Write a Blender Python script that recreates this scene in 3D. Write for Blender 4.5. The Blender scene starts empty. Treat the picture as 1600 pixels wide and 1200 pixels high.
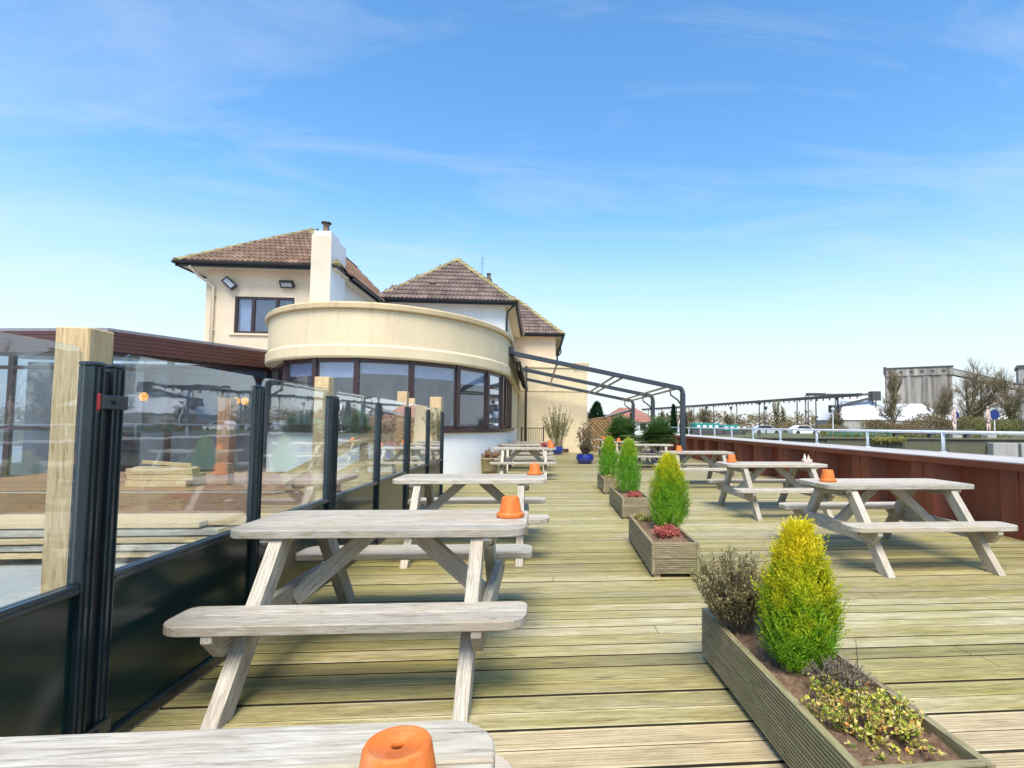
import bpy, math, random
from mathutils import Vector, Matrix
random.seed(7)
R = math.radians
scene = bpy.context.scene
col = scene.collection

# ------------------------------------------------------------------ camera
CAM = Vector((0, 0, 1.3))
yaw, pit, rol = R(-4.9), R(3.136), R(0.439)
fw = Vector((-math.sin(yaw)*math.cos(pit), math.cos(yaw)*math.cos(pit), math.sin(pit)))
rt = Vector((math.cos(yaw), math.sin(yaw), 0))
up = rt.cross(fw)
r2 = rt*math.cos(rol) + up*math.sin(rol)
u2 = -rt*math.sin(rol) + up*math.cos(rol)
cd = bpy.data.cameras.new('camera')
cam = bpy.data.objects.new('camera', cd)
col.objects.link(cam)
cam.matrix_world = Matrix(((r2.x, u2.x, -fw.x, CAM.x), (r2.y, u2.y, -fw.y, CAM.y), (r2.z, u2.z, -fw.z, CAM.z), (0, 0, 0, 1)))
cd.sensor_width = 36
cd.lens = 850/1600*36
cd.shift_x = -(912.4-800)/1600
cd.shift_y = (618.6-600)/1600
cd.clip_start = 0.02
cd.clip_end = 5000
scene.camera = cam

# ------------------------------------------------------------------ world and sun
SUN_DIR = Vector((-0.03, -0.52, 0.85)).normalized()      # towards the sun
EL = math.asin(SUN_DIR.z)
AZ = math.atan2(SUN_DIR.x, SUN_DIR.y)
world = bpy.data.worlds.new('World')
scene.world = world
world.use_nodes = True
nt = world.node_tree
for n in list(nt.nodes): nt.nodes.remove(n)
def wn(t): return nt.nodes.new(t)
sky = wn('ShaderNodeTexSky'); sky.sky_type = 'NISHITA'; sky.sun_disc = False
sky.sun_elevation = EL; sky.sun_rotation = AZ
sky.altitude = 0; sky.air_density = 1.0; sky.dust_density = 0.6; sky.ozone_density = 2.0
hs = wn('ShaderNodeHueSaturation'); hs.inputs['Saturation'].default_value = 1.22; hs.inputs['Value'].default_value = 1.52; hs.inputs['Hue'].default_value = 0.5
nt.links.new(sky.outputs[0], hs.inputs['Color'])
tc = wn('ShaderNodeTexCoord')
sep = wn('ShaderNodeSeparateXYZ'); nt.links.new(tc.outputs['Generated'], sep.inputs[0])
zz = wn('ShaderNodeMath'); zz.operation = 'MAXIMUM'; zz.inputs[1].default_value = 0.0; nt.links.new(sep.outputs['Z'], zz.inputs[0])
za = wn('ShaderNodeMath'); za.operation = 'ADD'; za.inputs[1].default_value = 0.12; nt.links.new(zz.outputs[0], za.inputs[0])
dv = wn('ShaderNodeVectorMath'); dv.operation = 'DIVIDE'
cmb = wn('ShaderNodeCombineXYZ')
for i in range(3): nt.links.new(za.outputs[0], cmb.inputs[i])
nt.links.new(tc.outputs['Generated'], dv.inputs[0]); nt.links.new(cmb.outputs[0], dv.inputs[1])
mp = wn('ShaderNodeMapping'); mp.inputs['Rotation'].default_value = (0, 0, R(28)); mp.inputs['Scale'].default_value = (0.75, 2.1, 0.0)
mp.inputs['Location'].default_value = (3.1, 0.4, 0)
nt.links.new(dv.outputs[0], mp.inputs[0])
nz = wn('ShaderNodeTexNoise'); nz.inputs['Scale'].default_value = 1.3; nz.inputs['Detail'].default_value = 9; nz.inputs['Roughness'].default_value = 0.6; nz.inputs['Distortion'].default_value = 0.9
nt.links.new(mp.outputs[0], nz.inputs['Vector'])
rp = wn('ShaderNodeValToRGB'); rp.color_ramp.elements[0].position = 0.47; rp.color_ramp.elements[1].position = 0.86
rp.color_ramp.elements[0].color = (0, 0, 0, 1); rp.color_ramp.elements[1].color = (0.4, 0.4, 0.4, 1)
nt.links.new(nz.outputs[0], rp.inputs[0])
# thin high haze whitens the sky towards the horizon all the way round
hz = wn('ShaderNodeMapRange'); hz.inputs['From Min'].default_value = 0.0; hz.inputs['From Max'].default_value = 0.40
hz.inputs['To Min'].default_value = 0.93; hz.inputs['To Max'].default_value = 0.0; hz.interpolation_type = 'SMOOTHSTEP'
nt.links.new(zz.outputs[0], hz.inputs['Value'])
m1 = wn('ShaderNodeMixRGB'); m1.inputs[2].default_value = (4.35, 4.55, 4.8, 1)
tn = wn('ShaderNodeMixRGB'); tn.blend_type = 'MULTIPLY'; tn.inputs[0].default_value = 1.0; tn.inputs[2].default_value = (0.97, 1.03, 0.98, 1); nt.links.new(hs.outputs[0], tn.inputs[1])
nt.links.new(hz.outputs[0], m1.inputs[0]); nt.links.new(tn.outputs[0], m1.inputs[1])
m2 = wn('ShaderNodeMixRGB'); m2.inputs[2].default_value = (4.5, 4.75, 5.0, 1)
nt.links.new(rp.outputs[0], m2.inputs[0]); nt.links.new(m1.outputs[0], m2.inputs[1])
bg = wn('ShaderNodeBackground'); bg.inputs[1].default_value = 0.15
nt.links.new(m2.outputs[0], bg.inputs[0])
wo = wn('ShaderNodeOutputWorld'); nt.links.new(bg.outputs[0], wo.inputs[0])

sd = bpy.data.lights.new('sun', 'SUN'); sd.energy = 4.0; sd.angle = R(32); sd.color = (1, 0.92, 0.80)
so = bpy.data.objects.new('sun', sd); col.objects.link(so)
so.rotation_euler = (-SUN_DIR).to_track_quat('-Z', 'Y').to_euler()
so.location = (20, -20, 30)

vs = scene.view_settings
vs.view_transform = 'Standard'; vs.look = 'None'; vs.gamma = 1; vs.exposure = 0.42
vs.use_curve_mapping = False

# ------------------------------------------------------------------ material helpers
def newmat(name):
    m = bpy.data.materials.new(name); m.use_nodes = True
    t = m.node_tree
    b = t.nodes['Principled BSDF']
    return m, t, b
def nd(t, typ, **kw):
    n = t.nodes.new(typ)
    for k, v in kw.items(): setattr(n, k, v)
    return n
def ramp(t, src, stops):
    r = nd(t, 'ShaderNodeValToRGB')
    cr = r.color_ramp
    while len(cr.elements) < len(stops): cr.elements.new(0.5)
    for e, (p, c) in zip(cr.elements, stops):
        e.position = p; e.color = (*c, 1) if len(c) == 3 else c
    t.links.new(src, r.inputs[0])
    return r.outputs[0]
def noise(t, vec, scale, detail=6, rough=0.6, dist=0.0):
    n = nd(t, 'ShaderNodeTexNoise')
    n.inputs['Scale'].default_value = scale; n.inputs['Detail'].default_value = detail
    n.inputs['Roughness'].default_value = rough; n.inputs['Distortion'].default_value = dist
    if vec is not None: t.links.new(vec, n.inputs['Vector'])
    return n.outputs[0]
def mapping(t, vec, scale=(1, 1, 1), loc=None, rot=None):
    m = nd(t, 'ShaderNodeMapping'); m.inputs['Scale'].default_value = scale
    if rot: m.inputs['Rotation'].default_value = rot
    t.links.new(vec, m.inputs['Vector'])
    if loc is not None: t.links.new(loc, m.inputs['Location'])
    return m.outputs[0]
def mix(t, fac, a, b, mode='MIX'):
    m = nd(t, 'ShaderNodeMixRGB', blend_type=mode)
    for i, v in ((0, fac), (1, a), (2, b)):
        if isinstance(v, (int, float)): m.inputs[i].default_value = v
        elif isinstance(v, tuple): m.inputs[i].default_value = (*v, 1) if len(v) == 3 else v
        else: t.links.new(v, m.inputs[i])
    return m.outputs[0]
def bump(t, b, h, strength=0.3, dist=0.01):
    n = nd(t, 'ShaderNodeBump'); n.inputs['Strength'].default_value = strength; n.inputs['Distance'].default_value = dist
    t.links.new(h, n.inputs['Height']); t.links.new(n.outputs[0], b.inputs['Normal'])
def objcoord(t): return nd(t, 'ShaderNodeTexCoord').outputs['Object']
def worldpos(t): return nd(t, 'ShaderNodeNewGeometry').outputs['Position']
def randvec(t, k=37.0):
    oi = nd(t, 'ShaderNodeObjectInfo')
    m = nd(t, 'ShaderNodeMath', operation='MULTIPLY'); m.inputs[1].default_value = k
    t.links.new(oi.outputs['Random'], m.inputs[0])
    c = nd(t, 'ShaderNodeCombineXYZ')
    for i in range(3): t.links.new(m.outputs[0], c.inputs[i])
    return c.outputs[0], oi.outputs['Random']

def wood(name, lo, mid, hi, green=0.0, gcol=(0.20, 0.21, 0.06), rough=0.75, grain=1.0, tint=0.25, bmp=0.35, warm=None, cracks=0.0):
    """sawn timber; the grain runs along local X"""
    m, t, b = newmat(name)
    loc, rnd = randvec(t)
    oc = objcoord(t)
    g1 = noise(t, mapping(t, oc, (3.4*grain, 24*grain, 24*grain), loc), 1.6, 9, 0.7, 1.3)
    g2 = noise(t, mapping(t, oc, (8*grain, 170*grain, 170*grain), loc), 1.0, 4, 0.65)
    g3 = noise(t, mapping(t, oc, (1.3, 3.0, 3.0), loc), 1.1, 3, 0.5)
    c = ramp(t, g1, [(0.25, lo), (0.5, mid), (0.72, hi)])
    d = ramp(t, g2, [(0.32, (0.42, 0.38, 0.33)), (0.5, (0.95, 0.95, 0.95)), (0.7, (1.08, 1.08, 1.08))])
    c = mix(t, 0.8, c, d, 'MULTIPLY')
    if warm:
        w = ramp(t, g3, [(0.5, (0, 0, 0)), (0.68, (0.75, 0.75, 0.75))])
        c = mix(t, w, c, warm)
    vr = ramp(t, rnd, [(0, (1-tint, 1-tint, 1-tint)), (1, (1+tint*0.4, 1+tint*0.4, 1+tint*0.4))])
    c = mix(t, 1.0, c, vr, 'MULTIPLY')
    if green > 0:
        gw = noise(t, worldpos(t), 1.7, 5, 0.6)
        gf = ramp(t, gw, [(0.42, (0, 0, 0)), (0.68, (green, green, green))])
        c = mix(t, gf, c, gcol)
    if cracks:
        ck = noise(t, mapping(t, oc, (2.2, 55, 55), loc), 1.0, 6, 0.7, 0.5)
        cp = noise(t, mapping(t, oc, (2.5, 5, 5), loc), 1.3, 3, 0.6)
        cf_ = mix(t, 1.0, ramp(t, ck, [(0.33, (cracks,)*3), (0.41, (0,)*3)]), ramp(t, cp, [(0.42, (0,)*3), (0.6, (1,)*3)]), 'MULTIPLY')
        c = mix(t, cf_, c, (0.13, 0.115, 0.09))
    kn = nd(t, 'ShaderNodeTexVoronoi'); kn.inputs['Scale'].default_value = 1.0
    t.links.new(mapping(t, oc, (3.0, 7.0, 7.0), loc), kn.inputs['Vector'])
    kf = ramp(t, kn.outputs['Distance'], [(0.03, (0.8, 0.8, 0.8)), (0.085, (0, 0, 0))])
    c = mix(t, kf, c, tuple(x*0.35 for x in mid))
    t.links.new(c, b.inputs['Base Color'])
    b.inputs['Roughness'].default_value = rough
    hgt = mix(t, 0.5, g1, g2)
    bump(t, b, hgt, bmp, 0.006)
    return m
def plain(name, colr, rough=0.5, var=0.12, scale=6, metal=0.0, bmp=0.0, bscale=60, coat=0.0):
    m, t, b = newmat(name)
    n = noise(t, worldpos(t), scale, 5, 0.6)
    c = ramp(t, n, [(0.3, tuple(x*(1-var) for x in colr)), (0.7, tuple(min(1, x*(1+var)) for x in colr))])
    t.links.new(c, b.inputs['Base Color'])
    b.inputs['Roughness'].default_value = rough; b.inputs['Metallic'].default_value = metal
    b.inputs['Coat Weight'].default_value = coat
    if bmp: bump(t, b, noise(t, worldpos(t), bscale, 4, 0.6), bmp, 0.01)
    return m
def render_wall(name, colr, stain=(0.30, 0.24, 0.15), amount=0.35):
    m, t, b = newmat(name)
    wp = worldpos(t)
    n1 = noise(t, wp, 0.9, 6, 0.62)
    n2 = noise(t, mapping(t, wp, (3.2, 3.2, 0.25)), 1.4, 6, 0.65)
    c = ramp(t, n1, [(0.3, tuple(x*0.88 for x in colr)), (0.7, tuple(min(1, x*1.06) for x in colr))])
    f = ramp(t, n2, [(0.52, (0, 0, 0)), (0.8, (amount, amount, amount))])
    c = mix(t, f, c, stain)
    n4 = noise(t, wp, 14, 4, 0.7)
    f2 = ramp(t, n4, [(0.66, (0, 0, 0)), (0.8, (amount*0.7,)*3)])
    c = mix(t, f2, c, stain)
    t.links.new(c, b.inputs['Base Color']); b.inputs['Roughness'].default_value = 0.85
    bump(t, b, noise(t, wp, 45, 6, 0.7), 0.25, 0.012)
    return m
def thin_glass(name, tint=(0.86, 0.93, 0.92), boost=1.0):
    m, t, b = newmat(name)
    t.nodes.remove(b)
    tr = nd(t, 'ShaderNodeBsdfTransparent'); tr.inputs[0].default_value = (*tint, 1)
    gl = nd(t, 'ShaderNodeBsdfGlossy'); gl.inputs['Roughness'].default_value = 0.012; gl.inputs[0].default_value = (0.95, 0.97, 1, 1)
    ge = nd(t, 'ShaderNodeNewGeometry')
    dt = nd(t, 'ShaderNodeVectorMath', operation='DOT_PRODUCT'); t.links.new(ge.outputs['Normal'], dt.inputs[0]); t.links.new(ge.outputs['Incoming'], dt.inputs[1])
    ab = nd(t, 'ShaderNodeMath', operation='ABSOLUTE'); t.links.new(dt.outputs['Value'], ab.inputs[0])
    iv = nd(t, 'ShaderNodeMath', operation='SUBTRACT'); iv.inputs[0].default_value = 1.0; t.links.new(ab.outputs[0], iv.inputs[1])
    pw = nd(t, 'ShaderNodeMath', operation='POWER'); pw.inputs[1].default_value = 5.0; t.links.new(iv.outputs[0], pw.inputs[0])
    fr = nd(t, 'ShaderNodeMath', operation='MULTIPLY_ADD'); fr.inputs[1].default_value = 0.96; fr.inputs[2].default_value = 0.04; t.links.new(pw.outputs[0], fr.inputs[0])
    n = noise(t, worldpos(t), 2.2, 3, 0.6)
    ma = nd(t, 'ShaderNodeMath', operation='MULTIPLY'); ma.inputs[1].default_value = 1.0*boost; ma.use_clamp = True
    t.links.new(fr.outputs[0], ma.inputs[0])
    bp = nd(t, 'ShaderNodeBump'); bp.inputs['Strength'].default_value = 0.04; bp.inputs['Distance'].default_value = 0.02
    t.links.new(n, bp.inputs['Height']); t.links.new(bp.outputs[0], gl.inputs['Normal'])
    mx = nd(t, 'ShaderNodeMixShader')
    t.links.new(ma.outputs[0], mx.inputs[0]); t.links.new(tr.outputs[0], mx.inputs[1]); t.links.new(gl.outputs[0], mx.inputs[2])
    # a film of dust
    df = nd(t, 'ShaderNodeBsdfDiffuse'); df.inputs[0].default_value = (0.75, 0.76, 0.74, 1)
    du = ramp(t, noise(t, mapping(t, worldpos(t), (1, 1, 0.35)), 3.0, 6, 0.7), [(0.4, (0.01,)*3), (0.75, (0.075,)*3)])
    m3 = nd(t, 'ShaderNodeMixShader'); t.links.new(du, m3.inputs[0]); t.links.new(mx.outputs[0], m3.inputs[1]); t.links.new(df.outputs[0], m3.inputs[2])
    t.links.new(m3.outputs[0], t.nodes['Material Output'].inputs[0])
    return m
def leafmat(name, stops, scale=30, rough=0.6, trans=0.25):
    m, t, b = newmat(name)
    n = noise(t, objcoord(t), scale, 3, 0.7)
    c = ramp(t, n, stops)
    t.links.new(c, b.inputs['Base Color']); b.inputs['Roughness'].default_value = rough
    tl = nd(t, 'ShaderNodeBsdfTranslucent'); t.links.new(c, tl.inputs[0])
    mx = nd(t, 'ShaderNodeMixShader'); mx.inputs[0].default_value = trans
    t.links.new(b.outputs[0], mx.inputs[1]); t.links.new(tl.outputs[0], mx.inputs[2])
    t.links.new(mx.outputs[0], t.nodes['Material Output'].inputs[0])
    return m

M = {}
M['table'] = wood('weathered_table_timber', (0.27, 0.225, 0.165), (0.50, 0.45, 0.37), (0.67, 0.625, 0.535), green=0.25, gcol=(0.36, 0.33, 0.18), warm=(0.46, 0.36, 0.25), cracks=0.9)
M['newwood'] = wood('fresh_sawn_pine', (0.50, 0.33, 0.15), (0.66, 0.47, 0.24), (0.76, 0.59, 0.35), tint=0.12, bmp=0.15)
M['planter'] = wood('treated_planter_timber', (0.14, 0.10, 0.055), (0.33, 0.26, 0.15), (0.46, 0.39, 0.24), green=0.5, gcol=(0.22, 0.23, 0.07), grain=1.0)
M['brownboard'] = wood('red_brown_boards', (0.22, 0.10, 0.045), (0.38, 0.19, 0.09), (0.48, 0.28, 0.15), bmp=0.2)
M['slat'] = wood('golden_brown_fence_timber', (0.20, 0.10, 0.035), (0.36, 0.21, 0.08), (0.46, 0.30, 0.13), bmp=0.2)
M['darkslat'] = plain('dark_brown_stain', (0.05, 0.028, 0.02), 0.6)

def deck_mat():
    m, t, b = newmat('weathered_deck_boards')
    wp = worldpos(t)
    sp = nd(t, 'ShaderNodeSeparateXYZ'); t.links.new(wp, sp.inputs[0])
    a = nd(t, 'ShaderNodeMath', operation='SUBTRACT'); a.inputs[1].default_value = 2.414; t.links.new(sp.outputs['Y'], a.inputs[0])
    d = nd(t, 'ShaderNodeMath', operation='DIVIDE'); d.inputs[1].default_value = 0.147; t.links.new(a.outputs[0], d.inputs[0])
    fl = nd(t, 'ShaderNodeMath', operation='FLOOR'); t.links.new(d.outputs[0], fl.inputs[0])
    wnz = nd(t, 'ShaderNodeTexWhiteNoise', noise_dimensions='1D'); t.links.new(fl.outputs[0], wnz.inputs['W'])
    rnd = wnz.outputs['Value']
    off = nd(t, 'ShaderNodeMath', operation='MULTIPLY'); off.inputs[1].default_value = 53.0; t.links.new(rnd, off.inputs[0])
    cb = nd(t, 'ShaderNodeCombineXYZ')
    for i in range(3): t.links.new(off.outputs[0], cb.inputs[i])
    g1 = noise(t, mapping(t, wp, (1.6, 20, 2), cb.outputs[0]), 1.7, 9, 0.7, 1.2)
    g2 = noise(t, mapping(t, wp, (7.0, 170, 3), cb.outputs[0]), 1.0, 4, 0.65)
    c = ramp(t, g1, [(0.28, (0.23, 0.185, 0.10)), (0.48, (0.40, 0.35, 0.22)), (0.68, (0.57, 0.52, 0.385))])
    c = mix(t, 0.85, c, ramp(t, g2, [(0.33, (0.68, 0.65, 0.6)), (0.5, (0.97, 0.97, 0.97)), (0.7, (1.08, 1.08, 1.08))]), 'MULTIPLY')
    # board to board: grey bleached, olive, tan
    c = mix(t, 0.9, c, ramp(t, rnd, [(0.0, (0.42, 0.39, 0.25)), (0.2, (0.95, 0.93, 0.86)), (0.4, (0.62, 0.57, 0.34)), (0.62, (1.32, 1.30, 1.28)), (0.82, (0.70, 0.65, 0.42)), (1.0, (1.12, 1.07, 0.90))]), 'MULTIPLY')
    # algae in broad patches and along boards
    al = noise(t, mapping(t, wp, (0.45, 0.9, 1)), 1.3, 5, 0.62, 0.4)
    af = ramp(t, al, [(0.38, (0.0,)*3), (0.60, (0.92,)*3)])
    al2 = noise(t, mapping(t, wp, (0.8, 7.0, 1), cb.outputs[0]), 1.3, 5, 0.65)
    af = mix(t, 0.55, af, ramp(t, al2, [(0.42, (0,)*3), (0.68, (0.85,)*3)]), 'MIX')
    c = mix(t, af, c, mix(t, ramp(t, g1, [(0.3, (0,)*3), (0.65, (1,)*3)]), (0.12, 0.10, 0.012), (0.41, 0.35, 0.08)))
    # the newest boards, nearest the door, are still tan
    nb = nd(t, 'ShaderNodeMath', operation='LESS_THAN'); nb.inputs[1].default_value = 2.414; t.links.new(sp.outputs['Y'], nb.inputs[0])
    tan = ramp(t, g1, [(0.25, (0.30, 0.22, 0.12)), (0.5, (0.55, 0.44, 0.27)), (0.75, (0.68, 0.58, 0.40))])
    nf = nd(t, 'ShaderNodeMath', operation='MULTIPLY'); nf.inputs[1].default_value = 0.75; t.links.new(nb.outputs[0], nf.inputs[0])
    c = mix(t, nf.outputs[0], c, tan)
    # dark knots
    kn = nd(t, 'ShaderNodeTexVoronoi'); kn.inputs['Scale'].default_value = 1.0
    t.links.new(mapping(t, wp, (1.3, 7.0, 1), cb.outputs[0]), kn.inputs['Vector'])
    c = mix(t, ramp(t, kn.outputs['Distance'], [(0.04, (0.75,)*3), (0.09, (0,)*3)]), c, (0.08, 0.06, 0.035))
    t.links.new(c, b.inputs['Base Color'])
    b.inputs['Roughness'].default_value = 0.6
    bump(t, b, mix(t, 0.5, g1, g2), 0.4, 0.006)
    return m
M['deck'] = deck_mat()

M['cream'] = render_wall('cream_render', (0.72, 0.60, 0.385), stain=(0.42, 0.32, 0.18), amount=0.4)
M['peach'] = render_wall('peach_render', (0.72, 0.58, 0.41), stain=(0.45, 0.33, 0.2), amount=0.2)
M['white'] = render_wall('white_render', (0.80, 0.80, 0.77), stain=(0.5, 0.48, 0.4), amount=0.2)
M['chimney_cream'] = render_wall('pale_chimney_render', (0.66, 0.57, 0.44), stain=(0.5, 0.42, 0.3), amount=0.3)
M['capstone'] = render_wall('weathered_coping_render', (0.55, 0.43, 0.25), stain=(0.2, 0.16, 0.09), amount=0.6)
M['frame'] = plain('dark_brown_window_frame', (0.035, 0.014, 0.013), 0.35, 0.2, coat=0.2)
M['fascia'] = plain('brown_fascia_board', (0.075, 0.028, 0.024), 0.4, 0.18)
M['greytrim'] = plain('grey_roof_trim', (0.22, 0.22, 0.24), 0.5)
M['gutter'] = plain('black_gutter', (0.015, 0.015, 0.017), 0.4)
M['soffit'] = plain('cream_soffit', (0.62, 0.52, 0.36), 0.7)
M['fence_metal'] = plain('dark_blue_green_powder_coat', (0.012, 0.022, 0.027), 0.28, 0.25, 9, coat=0.3)
M['panel'] = plain('dark_green_gloss_panel', (0.006, 0.022, 0.020), 0.16, 0.3, 3, coat=0.0, bmp=0.02, bscale=2.5)
M['panel'].node_tree.nodes['Principled BSDF'].inputs['Specular IOR Level'].default_value = 0.42
M['steel'] = plain('bare_steel', (0.45, 0.45, 0.44), 0.35, 0.2, metal=1.0)
M['red_plastic'] = plain('red_plastic', (0.3, 0.02, 0.02), 0.4)
M['glass'] = thin_glass('clear_glass', (0.90, 0.95, 0.95), boost=2.3)
M['winglass'] = thin_glass('window_glass', (0.74, 0.80, 0.90), boost=2.6)
M['blind'] = plain('white_roller_blind', (0.80, 0.80, 0.80), 0.8)
M['beige'] = plain('beige_blind', (0.58, 0.47, 0.34), 0.8)
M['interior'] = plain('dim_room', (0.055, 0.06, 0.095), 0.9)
M['pergola'] = plain('blue_grey_awning_frame', (0.028, 0.036, 0.048), 0.4, 0.15, coat=0.2)
M['awning'] = plain('bunched_awning_fabric', (0.12, 0.11, 0.085), 0.9, 0.4, 12)
M['purlin'] = plain('pale_brown_awning_bar', (0.36, 0.29, 0.19), 0.5)
def tile_mat(name, lo, mid, hi, moss):
    m, t, b = newmat(name)
    wp = worldpos(t)
    loc, rnd = randvec(t)
    n = noise(t, wp, 2.2, 6, 0.65); n2 = noise(t, wp, 26, 4, 0.7)
    c = ramp(t, n, [(0.3, lo), (0.5, mid), (0.72, hi)])
    c = mix(t, 1.0, c, ramp(t, rnd, [(0, (0.72,)*3), (1, (1.2,)*3)]), 'MULTIPLY')
    c = mix(t, ramp(t, n2, [(0.5, (0,)*3), (0.72, (moss,)*3)]), c, (0.27, 0.25, 0.09))
    t.links.new(c, b.inputs['Base Color']); b.inputs['Roughness'].default_value = 0.8
    bump(t, b, n2, 0.3, 0.01)
    return m
M['tile_red'] = tile_mat('brown_red_roof_tile', (0.155, 0.088, 0.06), (0.235, 0.14, 0.095), (0.31, 0.20, 0.14), 0.5)
M['tile_purple'] = tile_mat('purple_brown_roof_tile', (0.10, 0.066, 0.06), (0.165, 0.115, 0.10), (0.235, 0.17, 0.15), 0.4)
M['ridge'] = tile_mat('mossy_ridge_tile', (0.20, 0.16, 0.07), (0.30, 0.25, 0.10), (0.36, 0.28, 0.16), 0.8)
M['underlay'] = plain('roof_underlay', (0.05, 0.035, 0.03), 0.9)
def sheet_mat():
    m, t, b = newmat('red_oxide_paint')
    wp = worldpos(t)
    n = noise(t, mapping(t, wp, (1, 1, 0.4)), 1.6, 6, 0.65)
    c = ramp(t, n, [(0.3, (0.13, 0.028, 0.012)), (0.55, (0.20, 0.043, 0.018)), (0.8, (0.26, 0.07, 0.03))])
    n2 = noise(t, mapping(t, wp, (6, 6, 0.5)), 2.0, 6, 0.7)
    c = mix(t, ramp(t, n2, [(0.58, (0,)*3), (0.8, (0.5,)*3)]), c, (0.09, 0.045, 0.03))
    n3 = noise(t, wp, 5, 7, 0.75)
    c = mix(t, ramp(t, n3, [(0.6, (0,)*3), (0.78, (0.5,)*3)]), c, (0.30, 0.14, 0.085))
    t.links.new(c, b.inputs['Base Color']); b.inputs['Roughness'].default_value = 0.5
    bump(t, b, noise(t, wp, 20, 4, 0.6), 0.15, 0.01)
    return m
M['sheet'] = sheet_mat()
M['coping'] = render_wall('pale_concrete_coping', (0.46, 0.43, 0.40), stain=(0.3, 0.25, 0.22), amount=0.4)
M['railpaint'] = plain('pale_grey_railing_paint', (0.66, 0.70, 0.72), 0.4)
M['terracotta'] = plain('orange_terracotta', (0.66, 0.155, 0.018), 0.62, 0.20, 28, bmp=0.10, bscale=120)
_t = M['terracotta'].node_tree; _b = _t.nodes['Principled BSDF']; _src = _b.inputs['Base Color'].links[0].from_socket
_loc, _rnd = randvec(_t)
_n = noise(_t, mapping(_t, objcoord(_t), (1, 1, 0.6), _loc), 24, 6, 0.7)
_t.links.new(mix(_t, ramp(_t, _n, [(0.52, (0,)*3), (0.75, (0.45,)*3)]), _src, (0.62, 0.33, 0.17)), _b.inputs['Base Color'])
M['hole'] = plain('shadowy_clay_inside', (0.25, 0.07, 0.02), 0.8)
M['blueglaze'] = plain('cobalt_glaze', (0.012, 0.03, 0.26), 0.12, 0.25, 6, coat=0.8)
M['soil'] = None
def soil():
    m, t, b = newmat('brown_soil')
    n = noise(t, worldpos(t), 38, 8, 0.75); n2 = noise(t, worldpos(t), 160, 3, 0.7)
    c = ramp(t, n, [(0.3, (0.08, 0.045, 0.024)), (0.5, (0.21, 0.125, 0.07)), (0.7, (0.36, 0.24, 0.15))])
    t.links.new(c, b.inputs['Base Color']); b.inputs['Roughness'].default_value = 0.95
    bump(t, b, mix(t, 0.5, n, n2), 0.9, 0.02)
    return m
M['soil'] = soil()
M['bark'] = plain('grey_brown_bark', (0.115, 0.09, 0.065), 0.9, 0.3, 12)
M['twig'] = plain('bare_twigs', (0.21, 0.165, 0.095), 0.9, 0.3, 5)
M['concrete'] = render_wall('weathered_concrete', (0.40, 0.38, 0.34), stain=(0.13, 0.11, 0.09), amount=0.75)
M['silo'] = None
def silo_mat():
    m, t, b = newmat('streaked_silo_concrete')
    wp = worldpos(t)
    n2 = noise(t, mapping(t, wp, (0.5, 0.5, 0.03)), 1.2, 7, 0.7)
    n1 = noise(t, wp, 0.12, 5, 0.6)
    c = ramp(t, n2, [(0.34, (0.10, 0.088, 0.078)), (0.47, (0.31, 0.275, 0.24)), (0.62, (0.48, 0.44, 0.395))])
    c = mix(t, 0.4, c, ramp(t, n1, [(0.3, (0.5, 0.5, 0.5)), (0.7, (1.1, 1.05, 1.0))]), 'MULTIPLY')
    t.links.new(c, b.inputs['Base Color']); b.inputs['Roughness'].default_value = 0.9
    return m
M['silo'] = silo_mat()
M['shedwhite'] = plain('white_sheet_roof', (0.72, 0.74, 0.76), 0.6, 0.06, 0.2)
M['darksteel'] = plain('dark_conveyor_steel', (0.075, 0.07, 0.07), 0.6, 0.3, 0.4)
M['teal'] = plain('teal_painted_sheet', (0.01, 0.22, 0.19), 0.45)
M['whitepaint'] = plain('white_paint', (0.78, 0.78, 0.78), 0.5)
M['bluesign'] = plain('blue_sign_face', (0.012, 0.03, 0.16), 0.4)
M['pinkstone'] = plain('pale_pink_stone', (0.62, 0.45, 0.38), 0.8, 0.2, 8)
M['carglass'] = plain('dark_car_glass', (0.02, 0.025, 0.03), 0.1)
M['tyre'] = plain('black_tyre', (0.02, 0.02, 0.02), 0.8)
M['silver'] = plain('silver_car_paint', (0.45, 0.48, 0.5), 0.3, coat=0.4)
M['redroof'] = plain('far_red_brown_roof', (0.30, 0.13, 0.09), 0.8, 0.2, 2)
M['greywall'] = plain('grey_blue_wall', (0.28, 0.31, 0.35), 0.8)
M['paving'] = render_wall('grey_yard_concrete', (0.40, 0.39, 0.37), stain=(0.22, 0.21, 0.15), amount=0.6)
m, t, b = newmat('rough_grass_land')
n = noise(t, worldpos(t), 0.25, 8, 0.7); n2 = noise(t, worldpos(t), 3, 6, 0.7)
t.links.new(mix(t, 0.5, ramp(t, n, [(0.3, (0.05, 0.06, 0.02)), (0.6, (0.11, 0.115, 0.04)), (0.8, (0.16, 0.13, 0.07))]), ramp(t, n2, [(0.3, (0.05, 0.07, 0.02)), (0.7, (0.16, 0.16, 0.06))])), b.inputs['Base Color'])
b.inputs['Roughness'].default_value = 0.95; bump(t, b, n2, 0.6, 0.1)
M['land'] = m
m, t, b = newmat('dark_canal_water')
b.inputs['Base Color'].default_value = (0.018, 0.022, 0.014, 1); b.inputs['Roughness'].default_value = 0.06
bump(t, b, noise(t, mapping(t, worldpos(t), (1, 2, 1)), 2.5, 4, 0.6), 0.12, 0.05)
M['water'] = m
M['quay'] = render_wall('mossy_quay_wall', (0.12, 0.115, 0.07), stain=(0.05, 0.07, 0.02), amount=0.9)
m, t, b = newmat('lamp_glow')
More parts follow.
